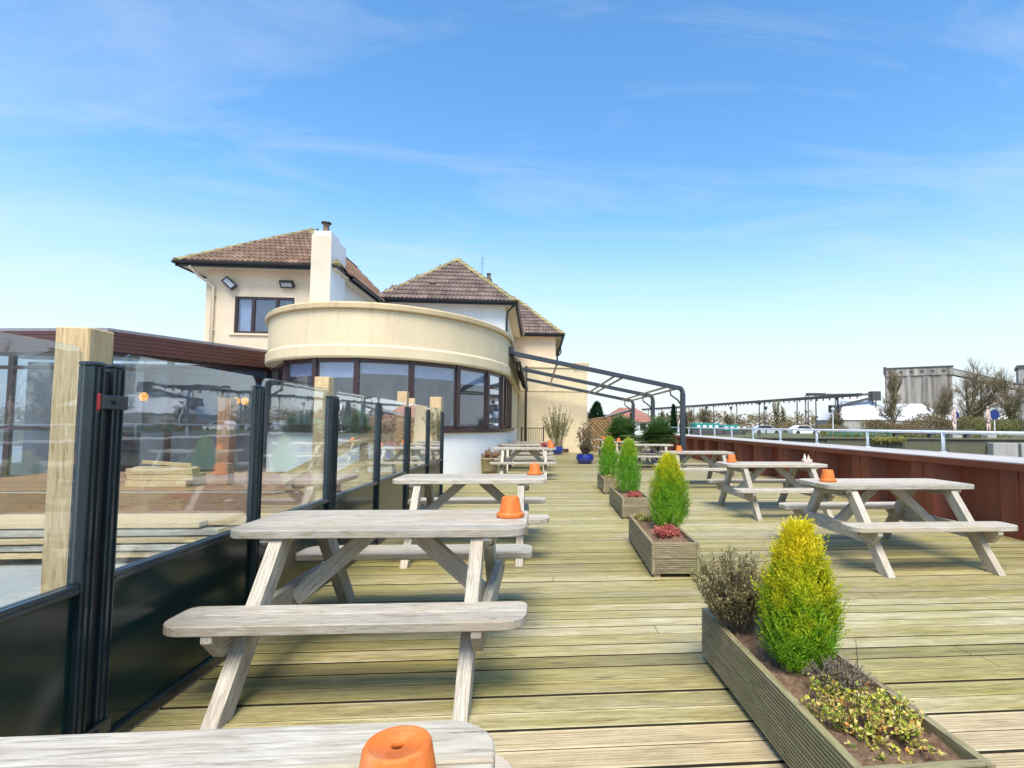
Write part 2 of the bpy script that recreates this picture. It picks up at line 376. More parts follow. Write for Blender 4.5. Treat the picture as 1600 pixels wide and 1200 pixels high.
b.inputs['Base Color'].default_value = (0.5, 0.2, 0.01, 1); b.inputs['Emission Color'].default_value = (1, 0.36, 0.0, 1); b.inputs['Emission Strength'].default_value = 2.4
M['glow'] = m
M['floodglass'] = plain('floodlight_lens', (0.38, 0.40, 0.42), 0.12)

# golden cypress: yellow towards the tips at the top, green lower down
def cypress_mat(name, yl, gr, z0, z1):
    m, t, b = newmat(name)
    oc = objcoord(t)
    sp = nd(t, 'ShaderNodeSeparateXYZ'); t.links.new(oc, sp.inputs[0])
    ln = nd(t, 'ShaderNodeVectorMath', operation='LENGTH')
    cb = nd(t, 'ShaderNodeCombineXYZ'); t.links.new(sp.outputs[0], cb.inputs[0]); t.links.new(sp.outputs[1], cb.inputs[1]); t.links.new(cb.outputs[0], ln.inputs[0])
    mr = nd(t, 'ShaderNodeMapRange'); mr.inputs['From Min'].default_value = z0; mr.inputs['From Max'].default_value = z1; t.links.new(sp.outputs[2], mr.inputs['Value'])
    n = noise(t, oc, 9, 4, 0.7); n2 = noise(t, oc, 70, 2, 0.6)
    ad = nd(t, 'ShaderNodeMath', operation='ADD'); t.links.new(mr.outputs[0], ad.inputs[0])
    ms = nd(t, 'ShaderNodeMath', operation='MULTIPLY_ADD'); ms.inputs[1].default_value = 1.5; ms.inputs[2].default_value = -0.75; t.links.new(n, ms.inputs[0])
    t.links.new(ms.outputs[0], ad.inputs[1])
    ad2 = nd(t, 'ShaderNodeMath', operation='MULTIPLY_ADD'); ad2.inputs[1].default_value = 1.6; t.links.new(ln.outputs['Value'], ad2.inputs[0]); t.links.new(ad.outputs[0], ad2.inputs[2])
    c = ramp(t, ad2.outputs[0], [(0.35, gr), (0.72, tuple(0.5*(a+c_) for a, c_ in zip(yl, gr))), (1.0, yl)])
    c = mix(t, 1.0, c, ramp(t, n2, [(0.3, (0.62,)*3), (0.7, (1.22,)*3)]), 'MULTIPLY')
    t.links.new(c, b.inputs['Base Color']); b.inputs['Roughness'].default_value = 0.6
    tl = nd(t, 'ShaderNodeBsdfTranslucent'); t.links.new(c, tl.inputs[0])
    mx = nd(t, 'ShaderNodeMixShader'); mx.inputs[0].default_value = 0.3
    t.links.new(b.outputs[0], mx.inputs[1]); t.links.new(tl.outputs[0], mx.inputs[2]); t.links.new(mx.outputs[0], t.nodes['Material Output'].inputs[0])
    return m
M['cypress'] = cypress_mat('golden_cypress_leaf', (0.84, 0.72, 0.015), (0.22, 0.44, 0.012), 0.10, 0.66)
M['cypress_lime'] = cypress_mat('lime_gold_cypress_leaf', (0.80, 0.72, 0.015), (0.19, 0.43, 0.012), 0.32, 0.85)
M['cypress_green'] = cypress_mat('lime_cypress_leaf', (0.66, 0.66, 0.02), (0.17, 0.44, 0.018), 0.40, 1.1)
M['heather'] = leafmat('grey_green_heather', [(0.3, (0.11, 0.11, 0.035)), (0.5, (0.25, 0.21, 0.085)), (0.7, (0.50, 0.38, 0.20))], 40)
M['lavender'] = leafmat('dry_grey_lavender', [(0.3, (0.17, 0.135, 0.09)), (0.7, (0.38, 0.31, 0.23))], 40)
M['euonymus'] = leafmat('variegated_yellow_leaf', [(0.38, (0.12, 0.22, 0.02)), (0.45, (0.38, 0.42, 0.04)), (0.52, (0.70, 0.58, 0.08)), (0.57, (0.74, 0.66, 0.34)), (0.63, (0.72, 0.24, 0.02))], 26)
M['redheather'] = leafmat('red_heather', [(0.3, (0.40, 0.06, 0.05)), (0.55, (0.62, 0.16, 0.13)), (0.75, (0.70, 0.34, 0.16))], 40)
M['yellowlow'] = leafmat('yellow_green_low_leaf', [(0.3, (0.24, 0.25, 0.04)), (0.7, (0.55, 0.47, 0.16))], 40)
M['bamboo'] = leafmat('bamboo_leaf', [(0.3, (0.17, 0.19, 0.06)), (0.7, (0.42, 0.40, 0.20))], 12)
M['drygrass'] = leafmat('dry_straw_grass', [(0.3, (0.24, 0.17, 0.09)), (0.7, (0.52, 0.42, 0.27))], 12)
M['darkherb'] = leafmat('dark_brown_herb', [(0.3, (0.05, 0.05, 0.025)), (0.7, (0.16, 0.13, 0.06))], 20)
M['palm'] = leafmat('palm_leaf', [(0.3, (0.03, 0.09, 0.02)), (0.7, (0.13, 0.24, 0.05))], 10)
M['evergreen'] = leafmat('dark_evergreen_leaf', [(0.3, (0.010, 0.045, 0.018)), (0.7, (0.035, 0.11, 0.04))], 4)
M['scrub'] = leafmat('winter_scrub', [(0.3, (0.15, 0.12, 0.05)), (0.5, (0.26, 0.18, 0.09)), (0.72, (0.27, 0.25, 0.09))], 0.4)
M['ivy'] = leafmat('ivy_green', [(0.3, (0.11, 0.12, 0.035)), (0.7, (0.27, 0.25, 0.08))], 1.5)
M['dryflower'] = leafmat('dry_brown_hydrangea', [(0.3, (0.25, 0.14, 0.08)), (0.7, (0.50, 0.33, 0.20))], 25)

# ------------------------------------------------------------------ mesh helpers
class MB:
    def __init__(s): s.v = []; s.f = []
    def add(s, vs, fs):
        k = len(s.v); s.v += [tuple(v) for v in vs]; s.f += [tuple(i+k for i in f) for f in fs]; return s
    def box(s, x0, x1, y0, y1, z0, z1, c=0.0, mtx=None):
        if c <= 0:
            vs = [Vector((x, y, z)) for z in (z0, z1) for y in (y0, y1) for x in (x0, x1)]
            fs = [(0, 2, 3, 1), (4, 5, 7, 6), (0, 1, 5, 4), (2, 6, 7, 3), (0, 4, 6, 2), (1, 3, 7, 5)]
        else:
            vs = []; idx = {}
            for sx in (0, 1):
                for sy in (0, 1):
                    for sz in (0, 1):
                        X = (x0, x1)[sx]; Y = (y0, y1)[sy]; Z = (z0, z1)[sz]
                        dx = c if sx == 0 else -c; dy = c if sy == 0 else -c; dz = c if sz == 0 else -c
                        for a, p in (('x', (X, Y+dy, Z+dz)), ('y', (X+dx, Y, Z+dz)), ('z', (X+dx, Y+dy, Z))):
                            idx[(sx, sy, sz, a)] = len(vs); vs.append(Vector(p))
            I = lambda sx, sy, sz, a: idx[(sx, sy, sz, a)]
            fs = []
            for k in (0, 1):
                q = [I(k, 0, 0, 'x'), I(k, 1, 0, 'x'), I(k, 1, 1, 'x'), I(k, 0, 1, 'x')]; fs.append(tuple(q if k else q[::-1]))
                q = [I(0, k, 0, 'y'), I(0, k, 1, 'y'), I(1, k, 1, 'y'), I(1, k, 0, 'y')]; fs.append(tuple(q if k else q[::-1]))
                q = [I(0, 0, k, 'z'), I(1, 0, k, 'z'), I(1, 1, k, 'z'), I(0, 1, k, 'z')]; fs.append(tuple(q if k else q[::-1]))
            for a_ in (0, 1):
                for b_ in (0, 1):
                    fs.append((I(0, a_, b_, 'y'), I(1, a_, b_, 'y'), I(1, a_, b_, 'z'), I(0, a_, b_, 'z')))
                    fs.append((I(a_, 0, b_, 'x'), I(a_, 1, b_, 'x'), I(a_, 1, b_, 'z'), I(a_, 0, b_, 'z')))
                    fs.append((I(a_, b_, 0, 'x'), I(a_, b_, 1, 'x'), I(a_, b_, 1, 'y'), I(a_, b_, 0, 'y')))
            for sx in (0, 1):
                for sy in (0, 1):
                    for sz in (0, 1): fs.append((I(sx, sy, sz, 'x'), I(sx, sy, sz, 'y'), I(sx, sy, sz, 'z')))
        if mtx is not None: vs = [mtx @ v for v in vs]
        return s.add(vs, fs)
    def bar(s, p0, p1, w, h, upv=(0, 0, 1), c=0.0):
        p0 = Vector(p0); p1 = Vector(p1); d = p1-p0; L = d.length; d.normalize()
        u = Vector(upv); sd = u.cross(d)
        if sd.length < 1e-4: sd = Vector((1, 0, 0)).cross(d)
        sd.normalize(); u = d.cross(sd)
        mt = Matrix(((d.x, sd.x, u.x, p0.x), (d.y, sd.y, u.y, p0.y), (d.z, sd.z, u.z, p0.z), (0, 0, 0, 1)))
        return s.box(0, L, -w/2, w/2, -h/2, h/2, c, mt)
    def tube(s, pts, rad, n=8, cap=True):
        pts = [Vector(p) for p in pts]
        rads = rad if isinstance(rad, (list, tuple)) else [rad]*len(pts)
        ref = None; rings = []
        for i, p in enumerate(pts):
            d = (pts[min(i+1, len(pts)-1)]-pts[max(i-1, 0)]).normalized()
            if ref is None:
                ref = d.cross(Vector((0, 0, 1)))
                if ref.length < 0.1: ref = d.cross(Vector((1, 0, 0)))
            a = (ref-d*ref.dot(d)).normalized(); ref = a; b_ = d.cross(a)
            rings.append([p+(a*math.cos(2*math.pi*k/n)+b_*math.sin(2*math.pi*k/n))*rads[i] for k in range(n)])
        vs = [v for r in rings for v in r]; fs = []
        for i in range(len(pts)-1):
            for k in range(n):
                fs.append((i*n+k, i*n+(k+1) % n, (i+1)*n+(k+1) % n, (i+1)*n+k))
        if cap: fs += [tuple(range(n))[::-1], tuple((len(pts)-1)*n+k for k in range(n))]
        return s.add(vs, fs)
    def lathe(s, prof, n=32, c=(0, 0, 0)):
        vs = []; fs = []
        for r, z in prof:
            for k in range(n):
                a = 2*math.pi*k/n; vs.append((c[0]+r*math.cos(a), c[1]+r*math.sin(a), c[2]+z))
        for i in range(len(prof)-1):
            for k in range(n): fs.append((i*n+k, i*n+(k+1) % n, (i+1)*n+(k+1) % n, (i+1)*n+k))
        return s.add(vs, fs)
    def prism(s, outline, z0, z1, c=0.0):
        """outline: convex, counter-clockwise"""
        n = len(outline); o = [Vector((p[0], p[1], 0)) for p in outline]
        ins = []
        for i in range(n):
            a = (o[i]-o[i-1]).normalized(); b_ = (o[(i+1) % n]-o[i]).normalized()
            na = Vector((-a.y, a.x, 0)); nb = Vector((-b_.y, b_.x, 0)); q = (na+nb)
            ins.append(o[i]+q/(1+max(na.dot(nb), 0.2))*c)
        rings = []
        if c > 0: rings = [(ins, z0), (o, z0+c), (o, z1-c), (ins, z1)]
        else: rings = [(o, z0), (o, z1)]
        vs = [(p.x, p.y, z) for rr, z in rings for p in rr]; fs = []
        for i in range(len(rings)-1):
            for k in range(n): fs.append((i*n+k, i*n+(k+1) % n, (i+1)*n+(k+1) % n, (i+1)*n+k))
        fs += [tuple(range(n))[::-1], tuple((len(rings)-1)*n+k for k in range(n))]
        return s.add(vs, fs)
    def mesh(s, name, mat, smooth=False):
        me = bpy.data.meshes.new(name); me.from_pydata([tuple(v) for v in s.v], [], s.f)
        me.materials.append(mat if not isinstance(mat, str) else M[mat]); me.update()
        if smooth:
            for p in me.polygons: p.use_smooth = True
        return me
    def build(s, name, mat, parent=None, smooth=False, loc=None, mtx=None):
        return place(name, s.mesh(name, mat, smooth), parent, loc, mtx)
def place(name, me, parent=None, loc=None, mtx=None):
    o = bpy.data.objects.new(name, me); col.objects.link(o)
    if parent is not None: o.parent = parent
    if mtx is not None: o.matrix_local = mtx
    elif loc is not None: o.location = loc
    return o
def tag(o, label=None, cat=None, group=None, kind=None):
    if label: o['label'] = label
    if cat: o['category'] = cat
    if group: o['group'] = group
    if kind: o['kind'] = kind
    return o
def thing(name, label, cat, loc=(0, 0, 0), rotz=0, group=None):
    o = bpy.data.objects.new(name, None); col.objects.link(o)
    o.empty_display_size = 0.1
    o.location = loc; o.rotation_euler = (0, 0, rotz)
    return tag(o, label, cat, group)
def T(x, y, z): return Matrix.Translation((x, y, z))
def axes(p, ex, ey, ez): return Matrix(((ex[0], ey[0], ez[0], p[0]), (ex[1], ey[1], ez[1], p[1]), (ex[2], ey[2], ez[2], p[2]), (0, 0, 0, 1)))
def dup(root, loc, rotz=None, label=None, group=None):
    r = root.copy(); col.objects.link(r); r.location = loc
    if rotz is not None: r.rotation_euler = (0, 0, rotz)
    if label: r['label'] = label
    if group: r['group'] = group
    for ch in list(root.children):
        c = ch.copy(); col.objects.link(c); c.parent = r
        for g in ch.children:
            d = g.copy(); col.objects.link(d); d.parent = c
    return r

# ================================================================== SETTING
WS = 0.0406                                            # the quay wall runs slightly outwards
def wallx(y): return 5.435 + WS*y
# ground: yard, land beyond, canal bed
g = MB()
def sheet(x0, x1, y0, y1, z): g.add([(x0, y0, z), (x1, y0, z), (x1, y1, z), (x0, y1, z)], [(0, 1, 2, 3)])
sheet(-1500, 7.6, 32, 2500, -0.02); sheet(7.6, 1800, 45, 2500, 0.42)
g.add([(7.6, 45, -3), (7.6, 45, 0.42), (7.6, 2500, 0.42), (7.6, 2500, -3)], [(0, 1, 2, 3)])
tag(g.build('ground', 'land'), kind='structure')
g = MB(); sheet(-1500, 7.6, -600, 32, -0.16)
tag(g.build('yard', 'paving'), kind='structure')
g = MB(); sheet(7.0, 1500, -600, 45.5, -2.0)
tag(g.build('canal_water', 'water'), kind='structure')

# deck: every board, ribbed
BW, BG = 0.147, 0.0135
def rib_profile(depth, ribs, w, th):
    pts = [(-w/2, -th), (-w/2, -0.0025), (-w/2+0.003, -0.0004)]
    step = (w-0.014)/ribs
    for i in range(ribs):
        x = -w/2+0.007+i*step
        pts += [(x+step*0.02, 0), (x+step*0.52, 0), (x+step*0.60, -depth), (x+step*0.93, -depth)]
    pts += [(w/2-0.003, -0.0004), (w/2, -0.0025), (w/2, -th)]
    return pts
def rib_board(depth, ribs, w=BW-BG, th=0.028):
    """unit length along X, profile in YZ, top at z = 0"""
    pr = rib_profile(depth, ribs, w, th); n = len(pr)
    mb = MB(); vs = [(0, y, z) for y, z in pr]+[(1, y, z) for y, z in pr]
    fs = [(i, i+1, n+i+1, n+i) for i in range(n-1)]+[(n-1, 0, n, 2*n-1), tuple(range(n))[::-1], tuple(range(n, 2*n))]
    fs = [f[::-1] for f in fs]
    return mb.add(vs, fs)
M['deck_edge'] = plain('gap_shaded_grimy_deck_edge', (0.028, 0.024, 0.012), 0.9, 0.4, 12)  # near-black stands in for shade in the board gaps, with grime
M['groove'] = plain('shade_and_grime_in_deck_grooves', (0.10, 0.078, 0.042), 0.9, 0.4, 15)  # groove shade painted into the floors, along with dirt
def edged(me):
    """the sawn long edges and ends of the boards carry painted gap shade with some grime, unlike the walked-on face"""
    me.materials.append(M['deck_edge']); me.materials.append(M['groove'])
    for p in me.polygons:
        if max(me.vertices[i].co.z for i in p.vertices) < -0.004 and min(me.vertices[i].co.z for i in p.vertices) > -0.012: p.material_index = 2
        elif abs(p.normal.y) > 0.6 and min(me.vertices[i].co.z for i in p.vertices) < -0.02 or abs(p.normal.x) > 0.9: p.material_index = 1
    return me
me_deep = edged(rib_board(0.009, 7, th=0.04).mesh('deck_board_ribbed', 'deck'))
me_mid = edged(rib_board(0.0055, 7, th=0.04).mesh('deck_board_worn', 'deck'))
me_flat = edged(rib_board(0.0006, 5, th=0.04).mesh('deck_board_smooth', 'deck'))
base = MB()
base.add([(-2.9, -3, -0.14), (5.3, -3, -0.14), (6.9, 31, -0.14), (-2.9, 31, -0.14)], [(0, 1, 2, 3)])
deck = tag(base.build('deck', M['underlay']), kind='structure')
rest = MB()
k0 = -20
for k in range(k0, 195):
    y = 2.414+(k+0.5)*BW
    if y > 31: break
    x0 = -1.70 if y < 9.95 else -2.75
    x1 = wallx(y)+0.27
    rr = random.Random(k)
    dz = rr.uniform(-0.003, 0.002)
    if y < 12.6:
        cut = rr.uniform(0.1, 4.6) if k % 2 else rr.uniform(2.2, 5.2)
        me = me_deep if k < 0 else (me_mid if k < 3 or rr.random() < 0.12 else me_flat)
        for a, b_ in ((x0, cut-0.002), (cut+0.002, x1)):
            o = place('deck_board', me, deck, (a, y, dz)); o.scale = (b_-a, 1, 1)
            o.rotation_euler = (rr.uniform(-0.012, 0.012), 0, 0)
    else:
        rest.box(x0, x1, y-BW/2+BG/2, y+BW/2-BG/2, -0.028, dz)
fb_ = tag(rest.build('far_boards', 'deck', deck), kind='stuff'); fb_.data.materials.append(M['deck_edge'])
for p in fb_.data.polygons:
    if abs(p.normal.y) > 0.6: p.material_index = 1  # gap shade and grime painted on the far long edges too

# ---------------------------------------------------------------- sheet-pile quay wall with coping and railing
wall = thing('quay_wall', 'red-brown sheet pile wall with pale coping along the right of the deck', 'wall', (5.435, 0, 0), -math.atan(WS))
def pile_unit():
    mb = MB(); d, th = 0.26, 0.02
    pr = [(0.0, 0.0), (0.0, 0.48), (d, 0.66), (d, 1.52), (0.0, 1.70)]
    for (xa, ya), (xb, yb) in zip(pr[:-1], pr[1:]):
        mb.add([(xa, ya, -2.2), (xb, yb, -2.2), (xb, yb, 0.83), (xa, ya, 0.83)], [(0, 1, 2, 3)])
        mb.add([(xa+th, ya, -2.2), (xb+th, yb, -2.2), (xb+th, yb, 0.83), (xa+th, ya, 0.83)], [(3, 2, 1, 0)])
    mb.box(-0.012, 0, 0.215, 0.255, -0.1, 0.83)       # interlock seam
    return mb.mesh('pile_panel', 'sheet')
pm = pile_unit()
for i in range(20): place('pile_panel', pm, wall, (0, -2.45+1.70*i-0.25, 0))
mb = MB(); mb.box(-0.035, 0.02, -3, 31, 0.80, 0.885, 0.004)
mb.build('coping_lip', 'sheet', wall)
cm = MB().box(-0.03, 1.08, 0.004, 3.396, 0.886, 0.905, 0.004).mesh('coping_slab', 'coping')
for i in range(10): place('coping_slab', cm, wall, (0, -3+3.4*i, 0))
MB().box(0.28, 1.06, -3, 31, -2.2, 0.80).build('wall_core', 'concrete', wall)
rail = thing('quay_railing', 'pale grey tubular railing standing on the quay wall coping', 'railing', (5.435, 0, 0.905), -math.atan(WS))
for i in range(13):
    y = 1.9+2.22*i
    p = MB(); p.tube([(0.94, y, 0), (0.94, y, 0.32)], 0.028, 10)
    p.lathe([(0.06, 0), (0.06, 0.012), (0.03, 0.014)], 12, (0.94, y, 0))
    p.build('railing_post', 'railpaint', rail, True)
MB().tube([(0.94, -0.5, 0.335), (0.94, 30.6, 0.335)], 0.026, 10).build('top_rail', 'railpaint', rail, True)

# ---------------------------------------------------------------- glazed windbreak along the left of the deck
FX = -1.715
def rounded_pane(L, H, rl, rr_, th=0.008):
    """outline in (y, z), rounded top corners"""
    pts = [(0, 0), (L, 0)]
    n = 7
    for i in range(n+1):
        a = math.pi/2*i/n; pts.append((L-rr_+rr_*math.cos(a), H-rr_+rr_*math.sin(a)))
    for i in range(n+1):
        a = math.pi/2+math.pi/2*i/n; pts.append((rl+rl*math.cos(a), H-rl+rl*math.sin(a)))
    mb = MB(); k = len(pts)
    vs = [(th/2, y, z) for y, z in pts]+[(-th/2, y, z) for y, z in pts]
    fs = [tuple(range(k)), tuple(range(k, 2*k))[::-1]]+[(i, k+i, k+(i+1) % k, (i+1) % k) for i in range(k)]
    return mb.add(vs, fs)
def screen_unit(label, ys, double_start=True):
    t_ = thing('windbreak_screen', label, 'screen', (FX, ys[0], 0), 0, 'glazed windbreak screens')
    W = 0.058
    for j, y in enumerate(ys):
        yy = y-ys[0]
        p = MB(); p.box(-W/2, W/2, yy, yy+W, -0.03, 1.515, 0.004)
        p.box(-W/2-0.002, W/2+0.002, yy-0.002, yy+W+0.002, 1.515, 1.532, 0.006)     # cap
        p.box(W/2, W/2+0.006, yy+0.012, yy+0.018, 0.0, 1.51)                     # extrusion lips
        p.box(W/2, W/2+0.006, yy+W-0.018, yy+W-0.012, 0.0, 1.51)
        p.build('post', 'fence_metal', t_)
    for j in range(len(ys)-1):
        a = ys[j]-ys[0]+W; b_ = ys[j+1]-ys[0]
        r_ = MB(); r_.box(-0.024, 0.024, a, b_, 0.655, 0.695, 0.004); r_.box(0.024, 0.032, a, b_, 0.668, 0.676)
        r_.build('rail', 'fence_metal', t_)
        r_ = MB(); r_.box(-0.024, 0.024, a, b_, 0.006, 0.055, 0.004); r_.box(0.024, 0.03, a, b_, 0.05, 0.054)
        r_.build('rail', 'fence_metal', t_)
        MB().box(-0.006, 0.006, a, b_, 0.055, 0.655).build('lower_panel', 'panel', t_)
        rounded_pane(b_-a-0.02, 1.585-0.695, 0.06, 0.06).build('glass_pane', 'glass', t_, loc=(0, a+0.01, 0.695))
    return t_
gate = screen_unit('glazed gate at the left picture edge, dark lower panel and latch', [1.0, 2.22])
gate.name = 'windbreak_gate'; gate['category'] = 'gate'; del gate['group']
s1 = screen_unit('nearest fixed glazed windbreak screen, beside the front picnic table', [2.325, 3.48, 4.655])
s2 = screen_unit('middle glazed windbreak screen, just beyond the front table', [4.745, 6.03, 7.33])
s3 = screen_unit('farthest glazed windbreak screen, ending before the white curved wall', [7.41, 8.74, 10.03])
MB().box(-0.02, 0.012, -0.044, -0.001, 0.0, 1.50).build('gap_strip', 'gutter', s1)  # black strip closing the gap beside the gate post
for y, z in ((2.20, 1.37), (2.20, 0.10)):
    l_ = MB(); l_.box(0.036, 0.046, y-1.0+0.045, y-1.0+0.18, z-0.02, z+0.035, 0.003)
    l_.tube([(0.046, y-1.0+0.11, z+0.008), (0.056, y-1.0+0.11, z+0.008)], 0.009, 10)
    l_.build('latch', 'fence_metal', gate)
MB().box(0.033, 0.045, 1.232, 1.242, 1.345, 1.41, 0.003).build('latch_stop', 'red_plastic', gate)
l_ = MB(); l_.tube([(0.04, 0.02, 1.38), (0.055, 0.03, 1.42), (0.05, 0.045, 1.47), (0.04, 0.035, 1.50)], 0.006, 8)
l_.build('hook', 'steel', s2)

# ---------------------------------------------------------------- new timber posts, platform and stair rail behind the screen
tp = [(-2.15, 2.77, 0.15, 1.74, 'thick new timber post behind the glazed gate'),
      (-2.29, 6.07, 0.15, 1.80, 'new timber post between the first and middle screens'),
      (-2.13, 8.87, 0.15, 1.82, 'new timber post behind the third glass pane pair'),
      (-2.46, 10.95, 0.13, 1.81, 'farther slim timber post beside the curved wall'),
      (-1.83, 10.1, 0.2, 1.80, 'wide new timber post at the far end of the screens')]
for x, y, w, h_, lb in tp:
    o = MB().box(-(h_+0.15)/2, (h_+0.15)/2, -w/2, w/2, -w/2, w/2, 0.006).build('timber_post', 'newwood', None, mtx=axes((x, y, (h_-0.15)/2), (0, 0, 1), (1, 0, 0), (0, 1, 0)))
    tag(o, lb, 'post', 'new timber posts')
plat = thing('raised_platform', 'low platform of red-brown boards behind the glass screens', 'platform', (-5.9, 8.3, -0.16))
bm_ = MB().box(-3.2, 3.2, -0.066, 0.066, -0.028, 0, 0.003).mesh('platform_board', 'brownboard')
for i in range(22): place('platform_board', bm_, plat, (0, 0.09+0.138*i, 0.5))
fm_ = MB().box(-3.2, 3.2, -0.012, 0.012, 0, 0.148, 0.003).mesh('platform_fascia', 'brownboard')
for i in range(3): place('platform_fascia', fm_, plat, (0, 0, 0.01+0.152*i))
stair = thing('stair_balustrade', 'new timber stair handrail and rails beyond the screens', 'balustrade', (-2.6, 8.42, -0.16))
for p0, p1, w, h_ in (((-1.12, 0, 0.64), (0.0, 0, 1.24), 0.05, 0.14), ((0.0, 0, 1.245), (0.80, 0.35, 1.245), 0.05, 0.14), ((-1.0, 0.03, 0.32), (0.0, 0.03, 0.88), 0.04, 0.12), ((0.0, 0.03, 0.88), (0.8, 0.38, 0.88), 0.04, 0.12), ((0, 0.03, 0.64), (0.8, 0.38, 0.64), 0.04, 0.12)):
    p0 = Vector(p0); p1 = Vector(p1); d = (p1-p0).normalized(); sd_ = Vector((0, 0, 1)).cross(d).normalized(); L = (p1-p0).length
    MB().box(0, L, -w/2, w/2, -h_/2, h_/2, 0.004).build('rail', 'newwood', stair, mtx=axes(p0, d, sd_, d.cross(sd_)))
for x, y, h_ in ((-1.05, 0.07, 0.72), (0.0, 0.09, 1.2)):
    MB().box(0, h_, -0.05, 0.05, -0.05, 0.05, 0.004).build('newel', 'newwood', stair, mtx=axes((x, y, 0), (0, 0, 1), (1, 0, 0), (0, 1, 0)))
for i in range(3):
    MB().box(-0.45, 0.45, -0.13, 0.13, -0.02, 0.02, 0.003).build('tread', 'newwood', stair, loc=(-0.75+0.28*i, 0.55, 0.18+0.18*i), mtx=axes((-0.75+0.28*i, 0.55, 0.18+0.18*i), (0, 1, 0), (-1, 0, 0), (0, 0, 1)))
# timber stacks
st = thing('timber_stack', 'short stack of pale cut timber on the brown platform', 'timber', (-5.66, 8.75, 0.34))
rr = random.Random(3)
for j in range(3):
    for i in range(3):
        L = rr.uniform(0.8, 1.05); bb = MB().box(-L/2, L/2, -0.07, 0.07, -0.043, 0.043, 0.003)
        bb.build('timber', 'newwood', st, mtx=T(rr.uniform(-0.1, 0.1), 0.16*i, 0.045+0.092*j) @ Matrix.Rotation(rr.uniform(-0.03, 0.03), 4, 'Z'))
MB().box(-0.3, 0.3, -0.06, 0.06, -0.025, 0.025, 0.003).build('timber', 'newwood', st, mtx=T(0.05, 0.1, 0.335) @ Matrix.Rotation(0.5, 4, 'Z') @ Matrix.Rotation(0.12, 4, 'Y'))
st = thing('board_pile', 'low pile of long deck boards lying in the yard behind the gate', 'timber', (-4.6, 6.1, -0.16))
for j in range(5):
    for i in range(4):
        L = rr.uniform(2.5, 3.2); bb = MB().box(-L/2, L/2, -0.07, 0.07, -0.028, 0.028, 0.003)
        bb.build('timber', 'newwood' if j % 2 == 0 else 'table', st, mtx=T(rr.uniform(-0.2, 0.2), 0.155*i+rr.uniform(-0.02, 0.02), 0.10+0.075*j) @ Matrix.Rotation(rr.uniform(-0.03, 0.03), 4, 'Z'))
for x in (-0.9, 0.9): MB().box(-0.04, 0.04, -0.1, 0.6, 0, 0.07).build('bearer', 'newwood', st, loc=(x, 0, 0))
o = MB().box(0, 1.35, -0.095, 0.095, -0.095, 0.095, 0.006).build('red_brown_post', 'brownboard', None, mtx=axes((-4.85, 9.0, 0.34), (0, 0, 1), (1, 0, 0), (0, 1, 0)))
tag(o, 'red-brown square post on the platform seen through the first screen', 'post')

# ================================================================== BUILDINGS
def wallbox(name, x0, x1, y0, y1, z0, z1, mat, parent, c=0.0): return MB().box(x0, x1, y0, y1, z0, z1, c).build(name, mat, parent)
def tile_mesh(name, mat, w=0.33, L=0.46):
    """interlocking double-roll tile: u across, v up the slope, front lip"""
    prof = [(0, 0.012), (0.06, 0.045), (0.13, 0.040), (0.19, 0.012), (0.34, 0.004), (0.5, 0.012), (0.56, 0.045), (0.63, 0.040), (0.69, 0.012), (0.84, 0.004), (1.0, 0.012)]
    mb = MB(); n = len(prof)
    vs = [(p*w, 0, h_+0.048) for p, h_ in prof]+[(p*w, L, h_) for p, h_ in prof]+[(p*w, 0, -0.005) for p, h_ in prof]
    fs = [(i, i+1, n+i+1, n+i) for i in range(n-1)]+[(2*n+i, 2*n+i+1, i+1, i) for i in range(n-1)]
    return mb.add(vs, fs)
TL = {k: tile_mesh('roof_tile', k).mesh('roof_tile', k) for k in ('tile_red', 'tile_purple')}
def inside(poly, u, v):
    ok = True
    for i in range(len(poly)):
        a = poly[i]; b_ = poly[(i+1) % len(poly)]
        if (b_[0]-a[0])*(v-a[1])-(b_[1]-a[1])*(u-a[0]) < -1e-6: ok = False
    return ok
def tile_face(roof, pts, mat, single, tw=0.33, tv=0.385):
    """pts: polygon in 3D, first edge is the eave, counter-clockwise seen from outside"""
    P0, P1 = Vector(pts[0]), Vector(pts[1]); e = (P1-P0).normalized()
    nrm = (P1-P0).cross(Vector(pts[-1])-P0).normalized(); s_ = nrm.cross(e)
    uv = [((Vector(p)-P0).dot(e), (Vector(p)-P0).dot(s_)) for p in pts]
    vmax = max(v for u, v in uv); umin = min(u for u, v in uv); umax = max(u for u, v in uv)
    sub = MB().add([Vector(p)-nrm*0.03 for p in pts], [tuple(range(len(pts)))])
    sub.build('roof_underlay', 'underlay', roof)
    joined = MB(); src = TL[mat]; sv = [v.co.copy() for v in src.vertices]; sf = [tuple(p.vertices) for p in src.polygons]
    r_ = 0; v = -0.05
    while v < vmax-0.05:
        u = umin-tw+((r_ % 2)*tw/2)
        while u < umax+tw:
            if inside(uv, u+tw*0.22, v+tv*0.5) and inside(uv, u+tw*0.78, v+tv*0.5) and (single or inside(uv, u+tw*0.1, v+tv) and inside(uv, u+tw*0.9, v+tv)):
                mt = axes(P0+e*u+s_*v+nrm*0.004, e, s_, nrm)
                if single: place('roof_tile', src, roof, mtx=mt)
                else: joined.add([mt @ q for q in sv], sf)
            u += tw
        v += tv; r_ += 1
    if not single: tag(joined.build('roof_tiles', mat, roof), kind='stuff')
